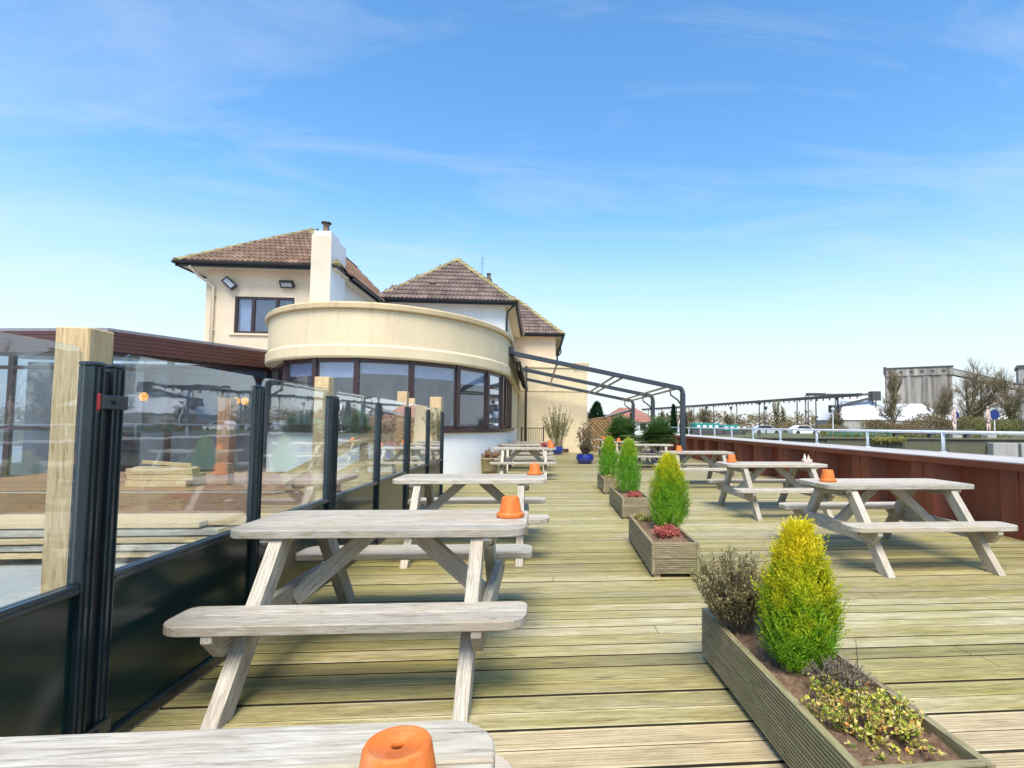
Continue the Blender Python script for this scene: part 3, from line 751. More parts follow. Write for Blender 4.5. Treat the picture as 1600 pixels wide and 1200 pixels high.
def hip_caps(roof, a, b_, r_=0.17):
    a = Vector(a); b_ = Vector(b_); d = (b_-a); L = d.length; d.normalize(); n = max(2, int(L/0.42))
    sd_ = Vector((0, 0, 1)).cross(d).normalized(); up_ = d.cross(sd_)
    prof = [(math.cos(math.pi*k/6-0.0)*r_, math.sin(math.pi*k/6)*r_*0.5) for k in range(7)]
    mb = MB(); L1 = L/n*1.06
    vs = [(0, p, q+0.015) for p, q in prof]+[(L1, p*0.94, q*0.94) for p, q in prof]
    mb.add(vs, [(i, i+1, 8+i, 7+i) for i in range(6)]+[tuple(range(7))])
    me = mb.mesh('ridge_tile', 'ridge')
    for i in range(n): place('ridge_tile', me, roof, mtx=axes(a+d*(L/n*i)-up_*0.025, d, sd_, up_))
def gutter(parent, a, b_, name='gutter'):
    a = Vector(a); b_ = Vector(b_); d = (b_-a).normalized(); sd_ = Vector((0, 0, 1)).cross(d).normalized()
    prof = [(0.065*math.cos(math.pi+math.pi*k/8), 0.075*math.sin(math.pi+math.pi*k/8)) for k in range(9)]
    mb = MB(); L = (b_-a).length
    vs = []
    for x in (0, L):
        vs += [(x, p, q) for p, q in prof]+[(x, p*0.86, q*0.86+0.004) for p, q in prof[::-1]]
    n = 18
    mb.add(vs, [(i, (i+1) % n, n+(i+1) % n, n+i) for i in range(n)])
    mb.box(0, L, 0.066, 0.09, -0.15, 0.02)
    mb.build(name, 'gutter', parent, mtx=axes(a, d, sd_, Vector((0, 0, 1))))
def window(parent, x0, x1, z0, z1, y, nm=(0.33, 0.66), sill=True, curtain=None):
    """window in a wall facing -Y; frame > pane, sill"""
    f = MB(); w = 0.07; d = 0.08
    f.box(x0, x1, y-0.03, y+d, z1-w, z1); f.box(x0, x1, y-0.03, y+d, z0, z0+w)
    f.box(x0, x0+w, y-0.03, y+d, z0+w, z1-w); f.box(x1-w, x1, y-0.03, y+d, z0+w, z1-w)
    cuts = [x0+w]
    for q in nm:
        xm = x0+(x1-x0)*q; f.box(xm-0.045, xm+0.045, y-0.025, y+d, z0+w, z1-w); cuts += [xm-0.045, xm+0.045]
    cuts.append(x1-w)
    fo = f.build('window', 'frame', parent)
    for i in range(0, len(cuts), 2):
        MB().box(cuts[i], cuts[i+1], y+0.02, y+0.03, z0+w, z1-w).build('pane', 'winglass', fo)
        if curtain and i in curtain:
            cu = MB(); n = 14; ww = (cuts[i+1]-cuts[i])*0.8
            vs = []
            for k in range(n+1): vs += [(cuts[i]+ww*k/n, y+0.16+0.03*math.sin(k*1.9), z0), (cuts[i]+ww*k/n, y+0.16+0.03*math.sin(k*1.9), z1)]
            cu.add(vs, [(2*k, 2*k+2, 2*k+3, 2*k+1) for k in range(n)]); cu.build('curtain', 'blind', fo)
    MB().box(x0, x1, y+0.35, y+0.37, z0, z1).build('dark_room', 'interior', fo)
    if sill: MB().box(x0-0.12, x1+0.12, y-0.11, y+0.02, z0-0.07, z0-0.005, 0.006).build('sill', 'peach', fo)
def wall_with_hole(name, x0, x1, y0, y1, z0, z1, hx0, hx1, hz0, hz1, mat, parent):
    m_ = MB()
    m_.box(x0, hx0, y0, y1, z0, z1); m_.box(hx1, x1, y0, y1, z0, z1)
    m_.box(hx0, hx1, y0, y1, z0, hz0); m_.box(hx0, hx1, y0, y1, hz1, z1)
    return m_.build(name, mat, parent)

# --- main house: left wing
H = thing('main_house', 'two-storey cream house wing with brown hipped roof and tall chimney', 'house', (0, 0, 0))
wall_with_hole('wall', -10.5, -6.75, 18.0, 18.35, -0.16, 6.2, -9.62, -7.80, 4.15, 5.33, 'peach', H)
wallbox('wall', -10.5, -10.15, 18.35, 27.0, -0.16, 6.2, 'peach', H)
wallbox('wall', -7.05, -6.75, 18.35, 27.0, -0.16, 6.2, 'white', H)
window(H, -9.62, -7.80, 4.15, 5.33, 18.06, (0.30, 0.70), True, (0,))
roof = MB().box(-11.1, -6.38, 17.55, 27.2, 6.17, 6.21).build('roof', 'soffit', H)
ap = (-8.74, 21.4, 8.75); ez = 6.3
tile_face(roof, [(-11.15, 17.5, ez), (-6.33, 17.5, ez), ap], 'tile_red', True)
tile_face(roof, [(-6.33, 17.5, ez), (-6.33, 26.6, ez), (-8.74, 26.6, 8.75), ap], 'tile_red', False)
tile_face(roof, [(-11.15, 27.2, ez), (-11.15, 17.5, ez), ap, (-8.74, 27.2, 8.75)], 'tile_red', False)
hip_caps(roof, (-11.15, 17.5, ez), ap); hip_caps(roof, (-6.33, 17.5, ez), ap); hip_caps(roof, ap, (-8.74, 26.6, 8.75))
gutter(H, (-11.15, 17.46, 6.27), (-7.10, 17.46, 6.27)); gutter(H, (-6.29, 18.74, 6.27), (-6.29, 23.0, 6.27)); gutter(H, (-11.19, 27, 6.27), (-11.19, 17.46, 6.27))
dp = MB(); dp.tube([(-10.75, 17.52, 6.15), (-10.6, 17.75, 5.9), (-10.25, 17.93, 5.6), (-10.25, 17.93, 0.0)], 0.045, 10)
for z in (5.3, 4.2, 2.6): dp.box(-10.31, -10.19, 17.9, 18.0, z, z+0.04)
dp.build('drainpipe', 'soffit', H, True)
ch = MB(); ch.box(-7.09, -6.5, 17.42, 18.72, -0.1, 7.22, 0.01); ch.box(-7.06, -6.53, 17.45, 18.2, 7.22, 7.36, 0.01)
cho = ch.build('chimney', 'white', H)
MB().box(-7.1, -6.505, 17.414, 17.42, 3.0, 7.21).build('chimney_face', 'chimney_cream', cho)
pt = MB(); pt.lathe([(0.10, 0), (0.12, 0.02), (0.12, 0.06), (0.095, 0.08), (0.085, 0.26), (0.11, 0.28), (0.11, 0.31), (0.07, 0.31), (0.07, 0.1)], 14, (-6.78, 17.7, 7.36))
pt.build('chimney_pot', M['tile_red'], cho, True)
MB().lathe([(0.0, 0.0), (0.16, 0.0), (0.15, 0.035), (0.0, 0.06)], 14, (-6.78, 17.7, 7.68)).build('cowl', 'gutter', cho)
MB().box(-7.0, -6.95, 17.5, 17.55, 7.36, 7.44).build('vent_stub', 'gutter', cho)
for x, z, rz, rx, lb in ((-9.72, 5.70, 0.75, -0.15, 'tilted black floodlight near the left house corner'), (-7.98, 5.72, 0.0, 0.75, 'black floodlight under the eave above the house window')):
    fl = thing('floodlight', lb, 'floodlight', (x, 17.96, z), 0, 'floodlights on the house wall')
    fl.scale = (0.8, 0.8, 0.8); mt = T(0, -0.16, 0) @ Matrix.Rotation(rz, 4, 'Y') @ Matrix.Rotation(rx, 4, 'X')
    MB().box(-0.27, 0.27, -0.05, 0.07, -0.15, 0.15, 0.012, mt).build('housing', 'gutter', fl)
    MB().box(-0.20, 0.20, -0.056, -0.05, -0.085, 0.085, 0, mt).build('lens', 'floodglass', fl)
    MB().bar((0, -0.12, 0), (0, 0.05, 0.02), 0.05, 0.05).build('bracket', 'gutter', fl)
# --- middle wing
H2 = thing('middle_house', 'white-walled middle wing with purple-brown hipped roof behind the curved bay', 'house', (0, 0, 0))
wallbox('wall', -6.74, -1.4, 23.1, 23.4, -0.16, 6.35, 'white', H2)
wall_with_hole('wall', -1.7, -1.4, 23.41, 31.5, -0.16, 6.35, -1.68, -1.69, 4.3, 5.5, 'white', H2)
r2_ = MB().box(-6.35, -0.98, 22.7, 31.3, 6.33, 6.36).build('roof', 'soffit', H2)
ap2 = (-3.85, 25.9, 9.15); e2 = 6.47
tile_face(r2_, [(-6.9, 22.62, e2), (-0.93, 22.62, e2), ap2], 'tile_purple', True)
tile_face(r2_, [(-0.93, 22.62, e2), (-0.93, 33.0, e2), (-3.85, 33, 9.15), ap2], 'tile_purple', False)
hip_caps(r2_, (-6.4, 23.0, 6.75), ap2); hip_caps(r2_, (-0.93, 22.62, e2), ap2); hip_caps(r2_, ap2, (-3.85, 33, 9.15))
gutter(H2, (-6.4, 22.58, e2-0.03), (-0.93, 22.58, e2-0.03)); gutter(H2, (-0.89, 22.58, e2-0.03), (-0.89, 31.0, e2-0.03))
d_ = MB(); d_.tube([(-1.0, 22.8, 6.35), (-1.3, 23.0, 6.1), (-1.33, 23.04, 5.8), (-1.33, 23.04, 4.0)], 0.04, 8); d_.build('drainpipe', 'gutter', H2, True)
ch2 = MB(); ch2.box(-2.7, -2.4, 27.5, 28.0, 8.0, 8.75, 0.01); ch2.lathe([(0.10, 0), (0.09, 0.22), (0.12, 0.24), (0.12, 0.28)], 12, (-2.55, 27.75, 8.75))
ch2.build('chimney', 'tile_purple', r2_)
an = MB(); an.tube([(-2.85, 27.4, 8.6), (-2.85, 27.4, 9.8)], 0.012, 6); 
for k in range(5): an.tube([(-3.0, 27.4, 9.2+0.12*k), (-2.7, 27.4, 9.2+0.12*k)], 0.005, 5)
tag(an.build('roof_aerial', 'darksteel'), 'thin roof aerial standing beside the small rear chimney', 'aerial')
rv = MB(); rv.box(-0.12, 0.12, -0.1, 0.1, 0, 0.09, 0.02); rv.build('roof_vent', 'tile_red', r2_, loc=(-4.55, 23.65, 7.36))
# --- far wing
H3 = thing('far_house', 'farthest cream wing with purple-brown roof above the flat-topped block', 'house', (0, 0, 0))
wallbox('wall', -1.39, 1.02, 31.4, 31.7, -0.16, 6.45, 'peach', H3); wallbox('wall', 0.72, 1.02, 31.71, 40, -0.16, 6.45, 'peach', H3)
r3_ = MB().box(-1.3, 1.4, 31.05, 40, 6.43, 6.46).build('roof', 'soffit', H3)
ap3 = (-1.4, 34.6, 9.35); e3 = 6.56
tile_face(r3_, [(-4.2, 30.98, e3), (1.45, 30.98, e3), ap3], 'tile_purple', True)
tile_face(r3_, [(1.45, 30.98, e3), (1.45, 40, e3), (-1.4, 40, 9.35), ap3], 'tile_purple', False)
hip_caps(r3_, (1.45, 30.98, e3), ap3); gutter(H3, (-0.8, 30.94, e3-0.03), (1.45, 30.94, e3-0.03)); gutter(H3, (1.49, 30.94, e3-0.03), (1.49, 40, e3-0.03))
d_ = MB(); d_.tube([(1.42, 31.05, 6.4), (1.3, 31.25, 5.9), (1.12, 31.45, 5.6), (1.12, 31.45, 4.2)], 0.05, 8)
d_.tube([(1.12, 31.45, 5.3), (1.34, 31.4, 5.5), (1.3, 31.4, 5.9)], 0.04, 8); d_.build('drainpipe', 'gutter', H3, True)
# --- flat-topped block
B4 = thing('cream_block', 'plain cream rendered single-storey block beside the awning frame', 'building', (0, 0, 0))
wallbox('wall', -0.94, 2.46, 26.7, 30.9, -0.1, 4.12, 'cream', B4)
wallbox('cornice', -0.93, 2.475, 26.675, 26.698, 2.97, 3.03, 'cream', B4)
wallbox('coping', 1.75, 2.53, 26.6, 30.95, 4.125, 4.40, 'capstone', B4, 0.02); wallbox('coping', -0.9, 1.745, 26.65, 30.9, 4.125, 4.22, 'cream', B4, 0.01)
wallbox('plinth', 0.55, 1.55, 26.55, 26.695, -0.1, 0.17, 'darkslat', B4)
d_ = MB(); d_.tube([(-0.55, 26.6, 4.2), (-0.55, 26.6, 0.0)], 0.05, 8); d_.build('drainpipe', 'frame', B4, True)

# --- curved bay
CX, CY, CA, CB = -4.22, 17.3, 3.27, 4.62
def bay_path(off=0.0, n=72, straight=26.68):
    pts = []
    for i in range(n+1):
        t_ = math.pi-math.pi*i/n
        x = CA*math.cos(t_); y = -CB*math.sin(t_)
        nx, ny = math.cos(t_)/CA, -math.sin(t_)/CB; L = math.hypot(nx, ny)
        pts.append((CX+x+off*nx/L, CY+y+off*ny/L))
    pts.append((CX+CA+off, straight))
    return pts
def sweep(prof, n=72, straight=26.68, close=True):
    """prof: list of (offset, z)"""
    rows = [bay_path(o_, n, straight) for o_, z in prof]; k = len(prof); m_ = len(rows[0]); mb = MB()
    vs = [(rows[j][i][0], rows[j][i][1], prof[j][1]) for i in range(m_) for j in range(k)]
    fs = []
    for i in range(m_-1):
        for j in range(k if close else k-1): fs.append((i*k+j, (i+1)*k+j, (i+1)*k+(j+1) % k, i*k+(j+1) % k))
    if close: fs += [tuple(range(k)), tuple((m_-1)*k+j for j in range(k))[::-1]]
    return mb.add(vs, fs)
BAY = thing('curved_bay', 'cream curved single-storey bay with band of brown-framed windows', 'building', (0, 0, 0))
sweep([(0, -0.1), (0, 1.10), (-0.25, 1.10), (-0.25, -0.1)]).build('base_wall', 'white', BAY, False)
sweep([(0.09, 1.10), (0.09, 1.19), (-0.05, 1.21), (-0.25, 1.21), (-0.25, 1.102)], straight=20.6).build('sill', 'frame', BAY)
pp = sweep([(-0.28, 2.80), (0.10, 2.80), (0.12, 2.84), (0.12, 3.06), (0.07, 3.11), (0.07, 3.90), (-0.28, 3.90)])
po = pp.build('parapet', 'cream', BAY)
sweep([(0.10, 3.902), (0.15, 3.93), (0.15, 4.03), (0.11, 4.07), (-0.30, 4.07), (-0.30, 3.902)]).build('coping', 'capstone', po)
sweep([(-0.25, 1.215), (-0.02, 1.215), (-0.02, 2.795), (-0.25, 2.795)]) # (window zone stays open)
MB().box(CX-CA+0.3, CX+CA-0.3, 17.3, 26.6, 3.6, 3.68).build('flat_roof', 'greytrim', BAY)
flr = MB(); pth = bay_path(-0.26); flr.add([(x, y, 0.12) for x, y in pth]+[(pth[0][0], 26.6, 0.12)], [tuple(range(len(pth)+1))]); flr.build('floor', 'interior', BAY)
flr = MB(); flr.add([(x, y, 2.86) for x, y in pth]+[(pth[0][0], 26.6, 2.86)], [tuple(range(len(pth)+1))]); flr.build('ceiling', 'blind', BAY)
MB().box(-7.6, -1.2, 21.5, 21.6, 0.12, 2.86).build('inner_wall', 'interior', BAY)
MB().box(-1.2, -0.95, 20.6, 26.68, 1.1, 2.8).build('side_wall', 'cream', BAY)
def bay_t(ts, off=0.0):
    x = CA*math.cos(ts); y = -CB*math.sin(ts); nx, ny = math.cos(ts)/CA, -math.sin(ts)/CB; L = math.hypot(nx, ny)
    return Vector((CX+x+off*nx/L, CY+y+off*ny/L, 0)), Vector((nx/L, ny/L, 0))
# mullion angles (pi = left end, 0 = right end)
MT = [2.75, 2.15, 1.841, 1.5331, 1.1687, 0.8152, 0.4869, 0.1995, 0.06]
stops = [bay_t(t_, -0.06) for t_ in MT]
stops += [(Vector((CX+CA-0.06, 17.3+q, 0)), Vector((1, 0, 0))) for q in (0.55, 1.1, 1.65, 2.2, 2.75, 3.25)]
for i, (p, n_) in enumerate(stops):
    tg = Vector((-n_.y, n_.x, 0)); mt = axes((p.x, p.y, 0), tg, -n_, Vector((0, 0, 1)))
    MB().box(-0.06, 0.06, -0.06, 0.09, 1.212, 2.80, 0.006, None).build('mullion', 'frame', BAY, mtx=mt)
for i in range(len(stops)-1):
    a = stops[i][0]; b_ = stops[i+1][0]; d = (b_-a); L = d.length; d.normalize(); nn = Vector((d.y, -d.x, 0))
    mt = axes((a.x, a.y, 0), d, -nn, Vector((0, 0, 1)))
    MB().box(0.061, L-0.061, -0.035, 0.05, 1.212, 1.27).build('bottom_frame', 'frame', BAY, mtx=mt)
    fr = MB(); fr.box(0.061, L-0.061, -0.035, 0.05, 2.71, 2.798)
    fo = fr.build('window_frame', 'frame', BAY, mtx=mt)
    MB().box(0.061, L-0.061, 0.0, 0.012, 1.27, 2.71).build('pane', 'winglass', fo)
    if i < len(MT)-2:
        bd = 0.26+0.05*((i*7) % 3)
        MB().box(0.065, L-0.065, 0.055, 0.06, 2.72-bd, 2.76).build('roller_blind', 'blind', fo)
    if i >= len(MT)-2:
        k = 5
        for j in range(k):
            xx = 0.1+(L-0.2)*(j+0.5)/k
            if i >= len(MT)-1: MB().box(xx-0.035, xx+0.035, 0.11, 0.116, 1.25, 2.74).build('blind_slat', 'beige', fo)
# small white figurine on the sill inside
fg = MB(); fg.lathe([(0.0, 0), (0.07, 0), (0.08, 0.03), (0.05, 0.07), (0.06, 0.11), (0.035, 0.16), (0.045, 0.20), (0.03, 0.25), (0.0, 0.26)], 14)
tag(fg.build('figurine', 'whitepaint', None, True, loc=(-2.22, 14.62, 1.212)), 'small white figurine on the inner sill of the curved window', 'figurine')

# --- brown conservatory on the left
C0 = Vector((-8.97, 12.2, 0)); E0 = Vector((-7.25, 15.35, 0)); L0 = Vector((-15.5, 13.1, 0))
CON = thing('conservatory', 'low brown-framed conservatory with flat roof left of the curved bay', 'building', (0, 0, 0))
rf = MB(); oc_ = [(-15.6, 13.0), (-8.93, 12.05), (-7.12, 15.35), (-7.6, 18.0), (-15.6, 18.0)]
rf.prism(oc_, 3.2, 3.26); rfo = rf.build('roof', 'greytrim', CON)
for (a, b_) in ((Vector((-15.6, 13.0, 0)), Vector((-8.93, 12.05, 0))), (Vector((-8.93, 12.05, 0)), Vector((-7.12, 15.35, 0)))):
    d = (b_-a); L = d.length; d.normalize(); nn = Vector((d.y, -d.x, 0))
    for k in range(5):
        MB().box(0.0, L, -0.012, 0.02, 0.0, 0.080, 0.004).build('fascia_board', 'fascia', CON, mtx=axes(a+Vector((0, 0, 2.775+0.085*k)), d, -nn, Vector((0, 0, 1))))
def glazed_wall(a, b_, n, z0=0.1, z1=2.77):
    d = (b_-a); L = d.length; d.normalize(); nn = Vector((d.y, -d.x, 0)); mt = axes((a.x, a.y, 0), d, -nn, Vector((0, 0, 1))); w = L/n
    for i in range(n):
        f = MB(); x0 = i*w; x1 = x0+w
        f.box(x0, x0+0.06, 0, 0.08, z0, z1); f.box(x1-0.06, x1, 0, 0.08, z0, z1)
        for z in (z0, 1.12, z1-0.36): f.box(x0+0.061, x1-0.061, 0.003, 0.077, z, z+0.075)
        f.box(x0+0.061, x1-0.061, 0.003, 0.077, z1-0.07, z1)
        fo = f.build('window_frame', 'frame', CON, mtx=mt)
        for za, zb in ((z0+0.075, 1.12), (1.195, z1-0.36), (z1-0.285, z1-0.07)):
            MB().box(x0+0.06, x1-0.06, 0.035, 0.043, za, zb).build('pane', 'winglass', fo)
glazed_wall(L0, C0, 6); glazed_wall(C0, E0, 3)
MB().prism([(-15.4, 13.25), (-8.98, 12.4), (-7.4, 15.3), (-7.7, 17.9), (-15.4, 17.9)], -0.16, 0.08).build('floor', 'brownboard', CON)
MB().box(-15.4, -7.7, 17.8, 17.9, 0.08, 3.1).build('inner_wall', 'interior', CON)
for x, y, z, lb in ((-9.55, 14.1, 1.93, 'left glowing amber pendant lamp inside the conservatory'), (-8.95, 16.3, 2.0, 'middle glowing amber pendant lamp inside the conservatory'), (-8.35, 15.9, 1.92, 'right pair amber lamp, left one, inside the conservatory'), (-8.12, 15.9, 1.92, 'rightmost glowing amber pendant lamp inside the conservatory')):
    l_ = thing('pendant_lamp', lb, 'lamp', (x, y, z), 0, 'amber pendant lamps')
    MB().lathe([(0, -0.11), (0.06, -0.10), (0.095, -0.03), (0.09, 0.04), (0.05, 0.09), (0, 0.1)], 14).build('globe', 'glow', l_, True)
    MB().tube([(0, 0, 0.1), (0, 0, 3.1-z)], 0.008, 6).build('cord', 'gutter', l_)

# --- awning frame
PG = thing('awning_frame', 'blue-grey sloping retractable awning frame on three posts', 'awning', (0, 0, 0))
PX = 4.62; WXp = -0.90
def slope_z(x): return 3.56+(2.50-3.56)*(x-WXp)/(PX-WXp)
for y in (17.0, 21.5, 26.0):
    pts = [(WXp+0.06, slope_z(WXp+0.06)), (PX-0.17, slope_z(PX-0.17))]
    cpts = []
    for k in range(7):
        a = k/6; p0 = Vector((PX-0.17, slope_z(PX-0.17))); p1 = Vector((PX+0.01, slope_z(PX)+0.03)); p2 = Vector((PX, 2.32))
        q = p0*(1-a)**2+p1*2*a*(1-a)+p2*a*a; cpts.append((q.x, y, q.y))
    b1 = MB(); b1.bar((pts[0][0], y, pts[0][1]), (pts[1][0], y, pts[1][1]), 0.11, 0.14, c=0.012)
    b1.build('rafter', 'pergola', PG)
    b2 = MB()
    for p, q in zip(cpts[:-1], cpts[1:]): b2.bar(p, q, 0.14, 0.11, upv=(0, 1, 0))
    b2.build('elbow', 'pergola', PG)
    MB().box(PX-0.08, PX+0.08, y-0.055, y+0.055, 0.0, 2.335, 0.012).build('post', 'pergola', PG)
    MB().tube([(PX-0.42, y-0.03, slope_z(PX-0.42)-0.05), (PX-0.40, y-0.03, 2.30), (PX-0.17, y-0.03, 2.14), (PX-0.06, y-0.03, 1.98)], 0.028, 8).build('brace', 'pergola', PG, True)
    MB().box(PX-0.12, PX+0.12, y-0.11, y+0.11, 0.002, 0.014).build('base_plate', 'pergola', PG)
MB().box(WXp-0.02, WXp+0.16, 16.8, 26.2, 3.50, 3.72, 0.015).build('cassette', 'pergola', PG)
for q in (0.27, 0.60, 0.645, 0.90, 0.955):
    x = WXp+(PX-WXp)*q
    MB().bar((x, 17.0, slope_z(x)-0.06), (x, 26.0, slope_z(x)-0.06), 0.045, 0.06).build('crossbar', 'purlin', PG)
fb = MB(); n = 190; rr = random.Random(9); vs = []
for layer in range(3):
    vs = []
    for i in range(n+1):
        y = 16.85+9.3*i/n
        for j in range(5):
            x = WXp+0.12+0.10*layer+j*0.03+rr.uniform(-0.02, 0.02); z = 3.46-0.09*layer-j*0.09-0.05*math.sin(i*0.9+layer*2)+rr.uniform(-0.03, 0.03)
            vs.append((x+0.03*math.sin(i*1.3+j), y, z))
    fb.add(vs, [(i*5+j, (i+1)*5+j, (i+1)*5+j+1, i*5+j+1) for i in range(n) for j in range(4)])
fb.build('bunched_fabric', 'awning', PG, True)

# --- iron railing, chevron fence, lean-to, small things at the end of the deck
ir = thing('iron_railing', 'short black iron railing against the cream block', 'railing', (-0.62, 22.2, 0))
for i in range(10): MB().box(0.085*i+0.03, 0.085*i+0.045, -0.008, 0.008, 0.08, 1.17).build('baluster', 'gutter', ir)
for z in (0.08, 1.17): MB().box(0, 0.86, -0.02, 0.02, z, z+0.03).build('rail', 'gutter', ir)
for x in (-0.03, 0.86): MB().box(x, x+0.05, -0.025, 0.025, 0, 1.24, 0.004).build('post', 'gutter', ir)
cf = thing('chevron_fence', 'arched golden-brown fence panel with chevron slats', 'fence', (3.62, 27.5, 0))
def arch(x): return 1.52+0.22*math.cos(x/1.1*1.25)
for sgn in (-1, 1):
    for i in range(15):
        c0 = -0.95+i*0.19                                  # slats rise outwards from the middle line
        x0, z0 = 0.0, c0; x1 = 1.06; z1 = c0+1.06
        if z0 < 0.08: x0 = 0.08-z0; z0 = 0.08
        zt = arch(x1)-0.03
        if z1 > zt:
            lo_, hi_ = x0, x1
            for _ in range(30):
                md = (lo_+hi_)/2
                if c0+md > arch(md)-0.03: hi_ = md
                else: lo_ = md
            x1 = lo_; z1 = c0+x1
        if x1-x0 < 0.1: continue
        d = Vector((sgn*(x1-x0), 0, z1-z0)); L = d.length; d.normalize()
        MB().box(0, L, -0.008, 0.008, -0.048, 0.048, 0.003).build('slat', 'slat', cf, mtx=axes((sgn*x0, 0.004*(i % 2), z0), d, Vector((0, 1, 0)), d.cross(Vector((0, 1, 0)))))
MB().box(-1.1, 1.1, 0.014, 0.022, 0.03, 1.45).build('backing', 'darkslat', cf)
pts = [(-1.1+2.2*i/16, -0.01, arch(-1.1+2.2*i/16)) for i in range(17)]
fr = MB()
for p, q in zip(pts[:-1], pts[1:]): fr.bar(p, q, 0.06, 0.05)
fr.build('arched_rail', 'slat', cf)
for x in (-1.12, 1.07): MB().box(x, x+0.06, -0.03, 0.03, 0, 1.62).build('fence_post', 'slat', cf)
MB().box(-1.06, 1.06, -0.03, 0.012, 0.03, 0.09).build('bottom_rail', 'slat', cf)
lt = thing('lean_to', 'brown lean-to with a sloping roof behind the chevron fence', 'shed', (3.7, 28.6, 0))
MB().bar((-1.2, 0, 1.42), (1.25, 0, 2.16), 1.7, 0.06).build('roof', 'greytrim', lt); MB().bar((-1.2, -0.86, 1.40), (1.25, -0.86, 2.14), 0.03, 0.10).build('roof_edge', 'darkslat', lt)
for x, h_ in ((-1.0, 1.40), (-0.1, 1.66), (0.55, 1.86), (1.1, 2.0)): MB().box(x, x+0.08, -0.7, -0.62, 0, h_).build('post', 'darkslat', lt)

# ================================================================== PICNIC TABLES
TZ, SZ = 0.743, 0.42
def round_outline(x0, x1, y0, y1, r00=0, r10=0, r11=0, r01=0, n=6):
    """counter-clockwise; radius at each corner (x0y0, x1y0, x1y1, x0y1)"""
    pts = []
    for (cx_, cy_, r_, a0, sx, sy) in ((x0, y0, r00, math.pi, 1, 1), (x1, y0, r10, 1.5*math.pi, -1, 1), (x1, y1, r11, 0, -1, -1), (x0, y1, r01, 0.5*math.pi, 1, -1)):
        if r_ <= 0: pts.append((cx_, cy_)); continue
        for k in range(n+1):
            a = a0+math.pi/2*k/n; pts.append((cx_+sx*r_+r_*math.cos(a), cy_+sy*r_+r_*math.sin(a)))
    return pts
HL = 0.78
def make_table(label, loc):
    t_ = thing('picnic_table', label, 'picnic table', loc, 0, 'weathered picnic tables on the deck')
    n = 5; w = 0.70/n
    for i in range(n):                                     # table top
        y0 = -0.35+w*i+0.003; y1 = y0+w-0.006; r0 = 0.10 if i == 0 else 0; r1 = 0.10 if i == n-1 else 0
        MB().prism(round_outline(-HL, HL, -w/2+0.0045, w/2-0.0045, r0, r0, r1, r1), -0.044, 0, 0.004).build('top_plank', 'table', t_, loc=(0, (y0+y1)/2, TZ))
    for s_ in (-1, 1):                                     # seats, two planks each
        for j in (0, 1):
            yc = s_*(0.52+0.0725+0.145*j); ro = 0.11 if j == 1 else 0
            ri = 0.05 if j == 0 else 0
            ra, rb = (ro, ri) if s_ < 0 else (ri, ro)
            MB().prism(round_outline(-HL-0.02, HL+0.02, -0.069, 0.069, ra, ra, rb, rb), -0.044, 0, 0.004).build('seat_plank', 'table', t_, loc=(0, yc, SZ))
    for sx in (-1, 1):
        xf = sx*0.52
        for s_ in (-1, 1):                                 # splayed leg, cut flat at both ends
            y1, y0 = 0.25, 0.80; hh = TZ-0.046; dd = Vector((0, s_*(y0-y1), -hh)).normalized(); L = math.hypot(y0-y1, hh)
            wd = 0.105; sl = (y0-y1)/hh*wd/2
            # outline in local (along, across): parallelogram with horizontal cuts
            o2 = [(sl, wd/2), (-sl, -wd/2), (L-sl, -wd/2), (L+sl, wd/2)]
            mb = MB(); th = 0.066
            vs = [(a, b_, -th/2) for a, b_ in o2]+[(a, b_, th/2) for a, b_ in o2]
            mb.add(vs, [(0, 1, 2, 3)[::-1], (4, 5, 6, 7), (0, 1, 5, 4), (1, 2, 6, 5), (2, 3, 7, 6), (3, 0, 4, 7)])
            acr = Vector((0, s_*hh, (y0-y1))).normalized()
            mb.build('leg', 'table', t_, mtx=axes((xf, s_*y1, hh), dd, acr, dd.cross(acr)))
        xb = xf+sx*0.057
        for yb_, zb_ in ((-0.29, TZ-0.085), (0.29, TZ-0.085), (-0.52, SZ-0.10), (0.52, SZ-0.10)):
            MB().lathe([(0, 0.030), (0.010, 0.029), (0.014, 0.025), (0.014, 0.0)], 8).build('bolt', 'gutter', t_, mtx=axes((xb, yb_, zb_), (0, sx, 0), (0, 0, 1), (sx, 0, 0)))
        MB().prism([(-0.33, -0.02), (-0.27, -0.075), (0.27, -0.075), (0.33, -0.02), (0.33, 0), (-0.33, 0)], -0.024, 0.024, 0.003).build('top_bearer', 'table', t_, mtx=axes((xb, 0, TZ-0.045), (0, 1, 0), (0, 0, 1), (1, 0, 0)))
        MB().prism([(-0.80, -0.03), (-0.70, -0.125), (0.70, -0.125), (0.80, -0.03), (0.80, 0), (-0.80, 0)], -0.024, 0.024, 0.003).build('seat_bearer', 'table', t_, mtx=axes((xb, 0, SZ-0.045), (0, 1, 0), (0, 0, 1), (1, 0, 0)))
        p0 = Vector((sx*0.545, 0, SZ-0.125)); p1 = Vector((sx*0.10, 0, TZ-0.05)); d = (p1-p0).normalized(); L = (p1-p0).length
        MB().box(0, L, -0.033, 0.033, -0.045, 0.045, 0.003).build('brace', 'table', t_, mtx=axes(p0, d, Vector((0, 1, 0)), d.cross(Vector((0, 1, 0)))))
    return t_
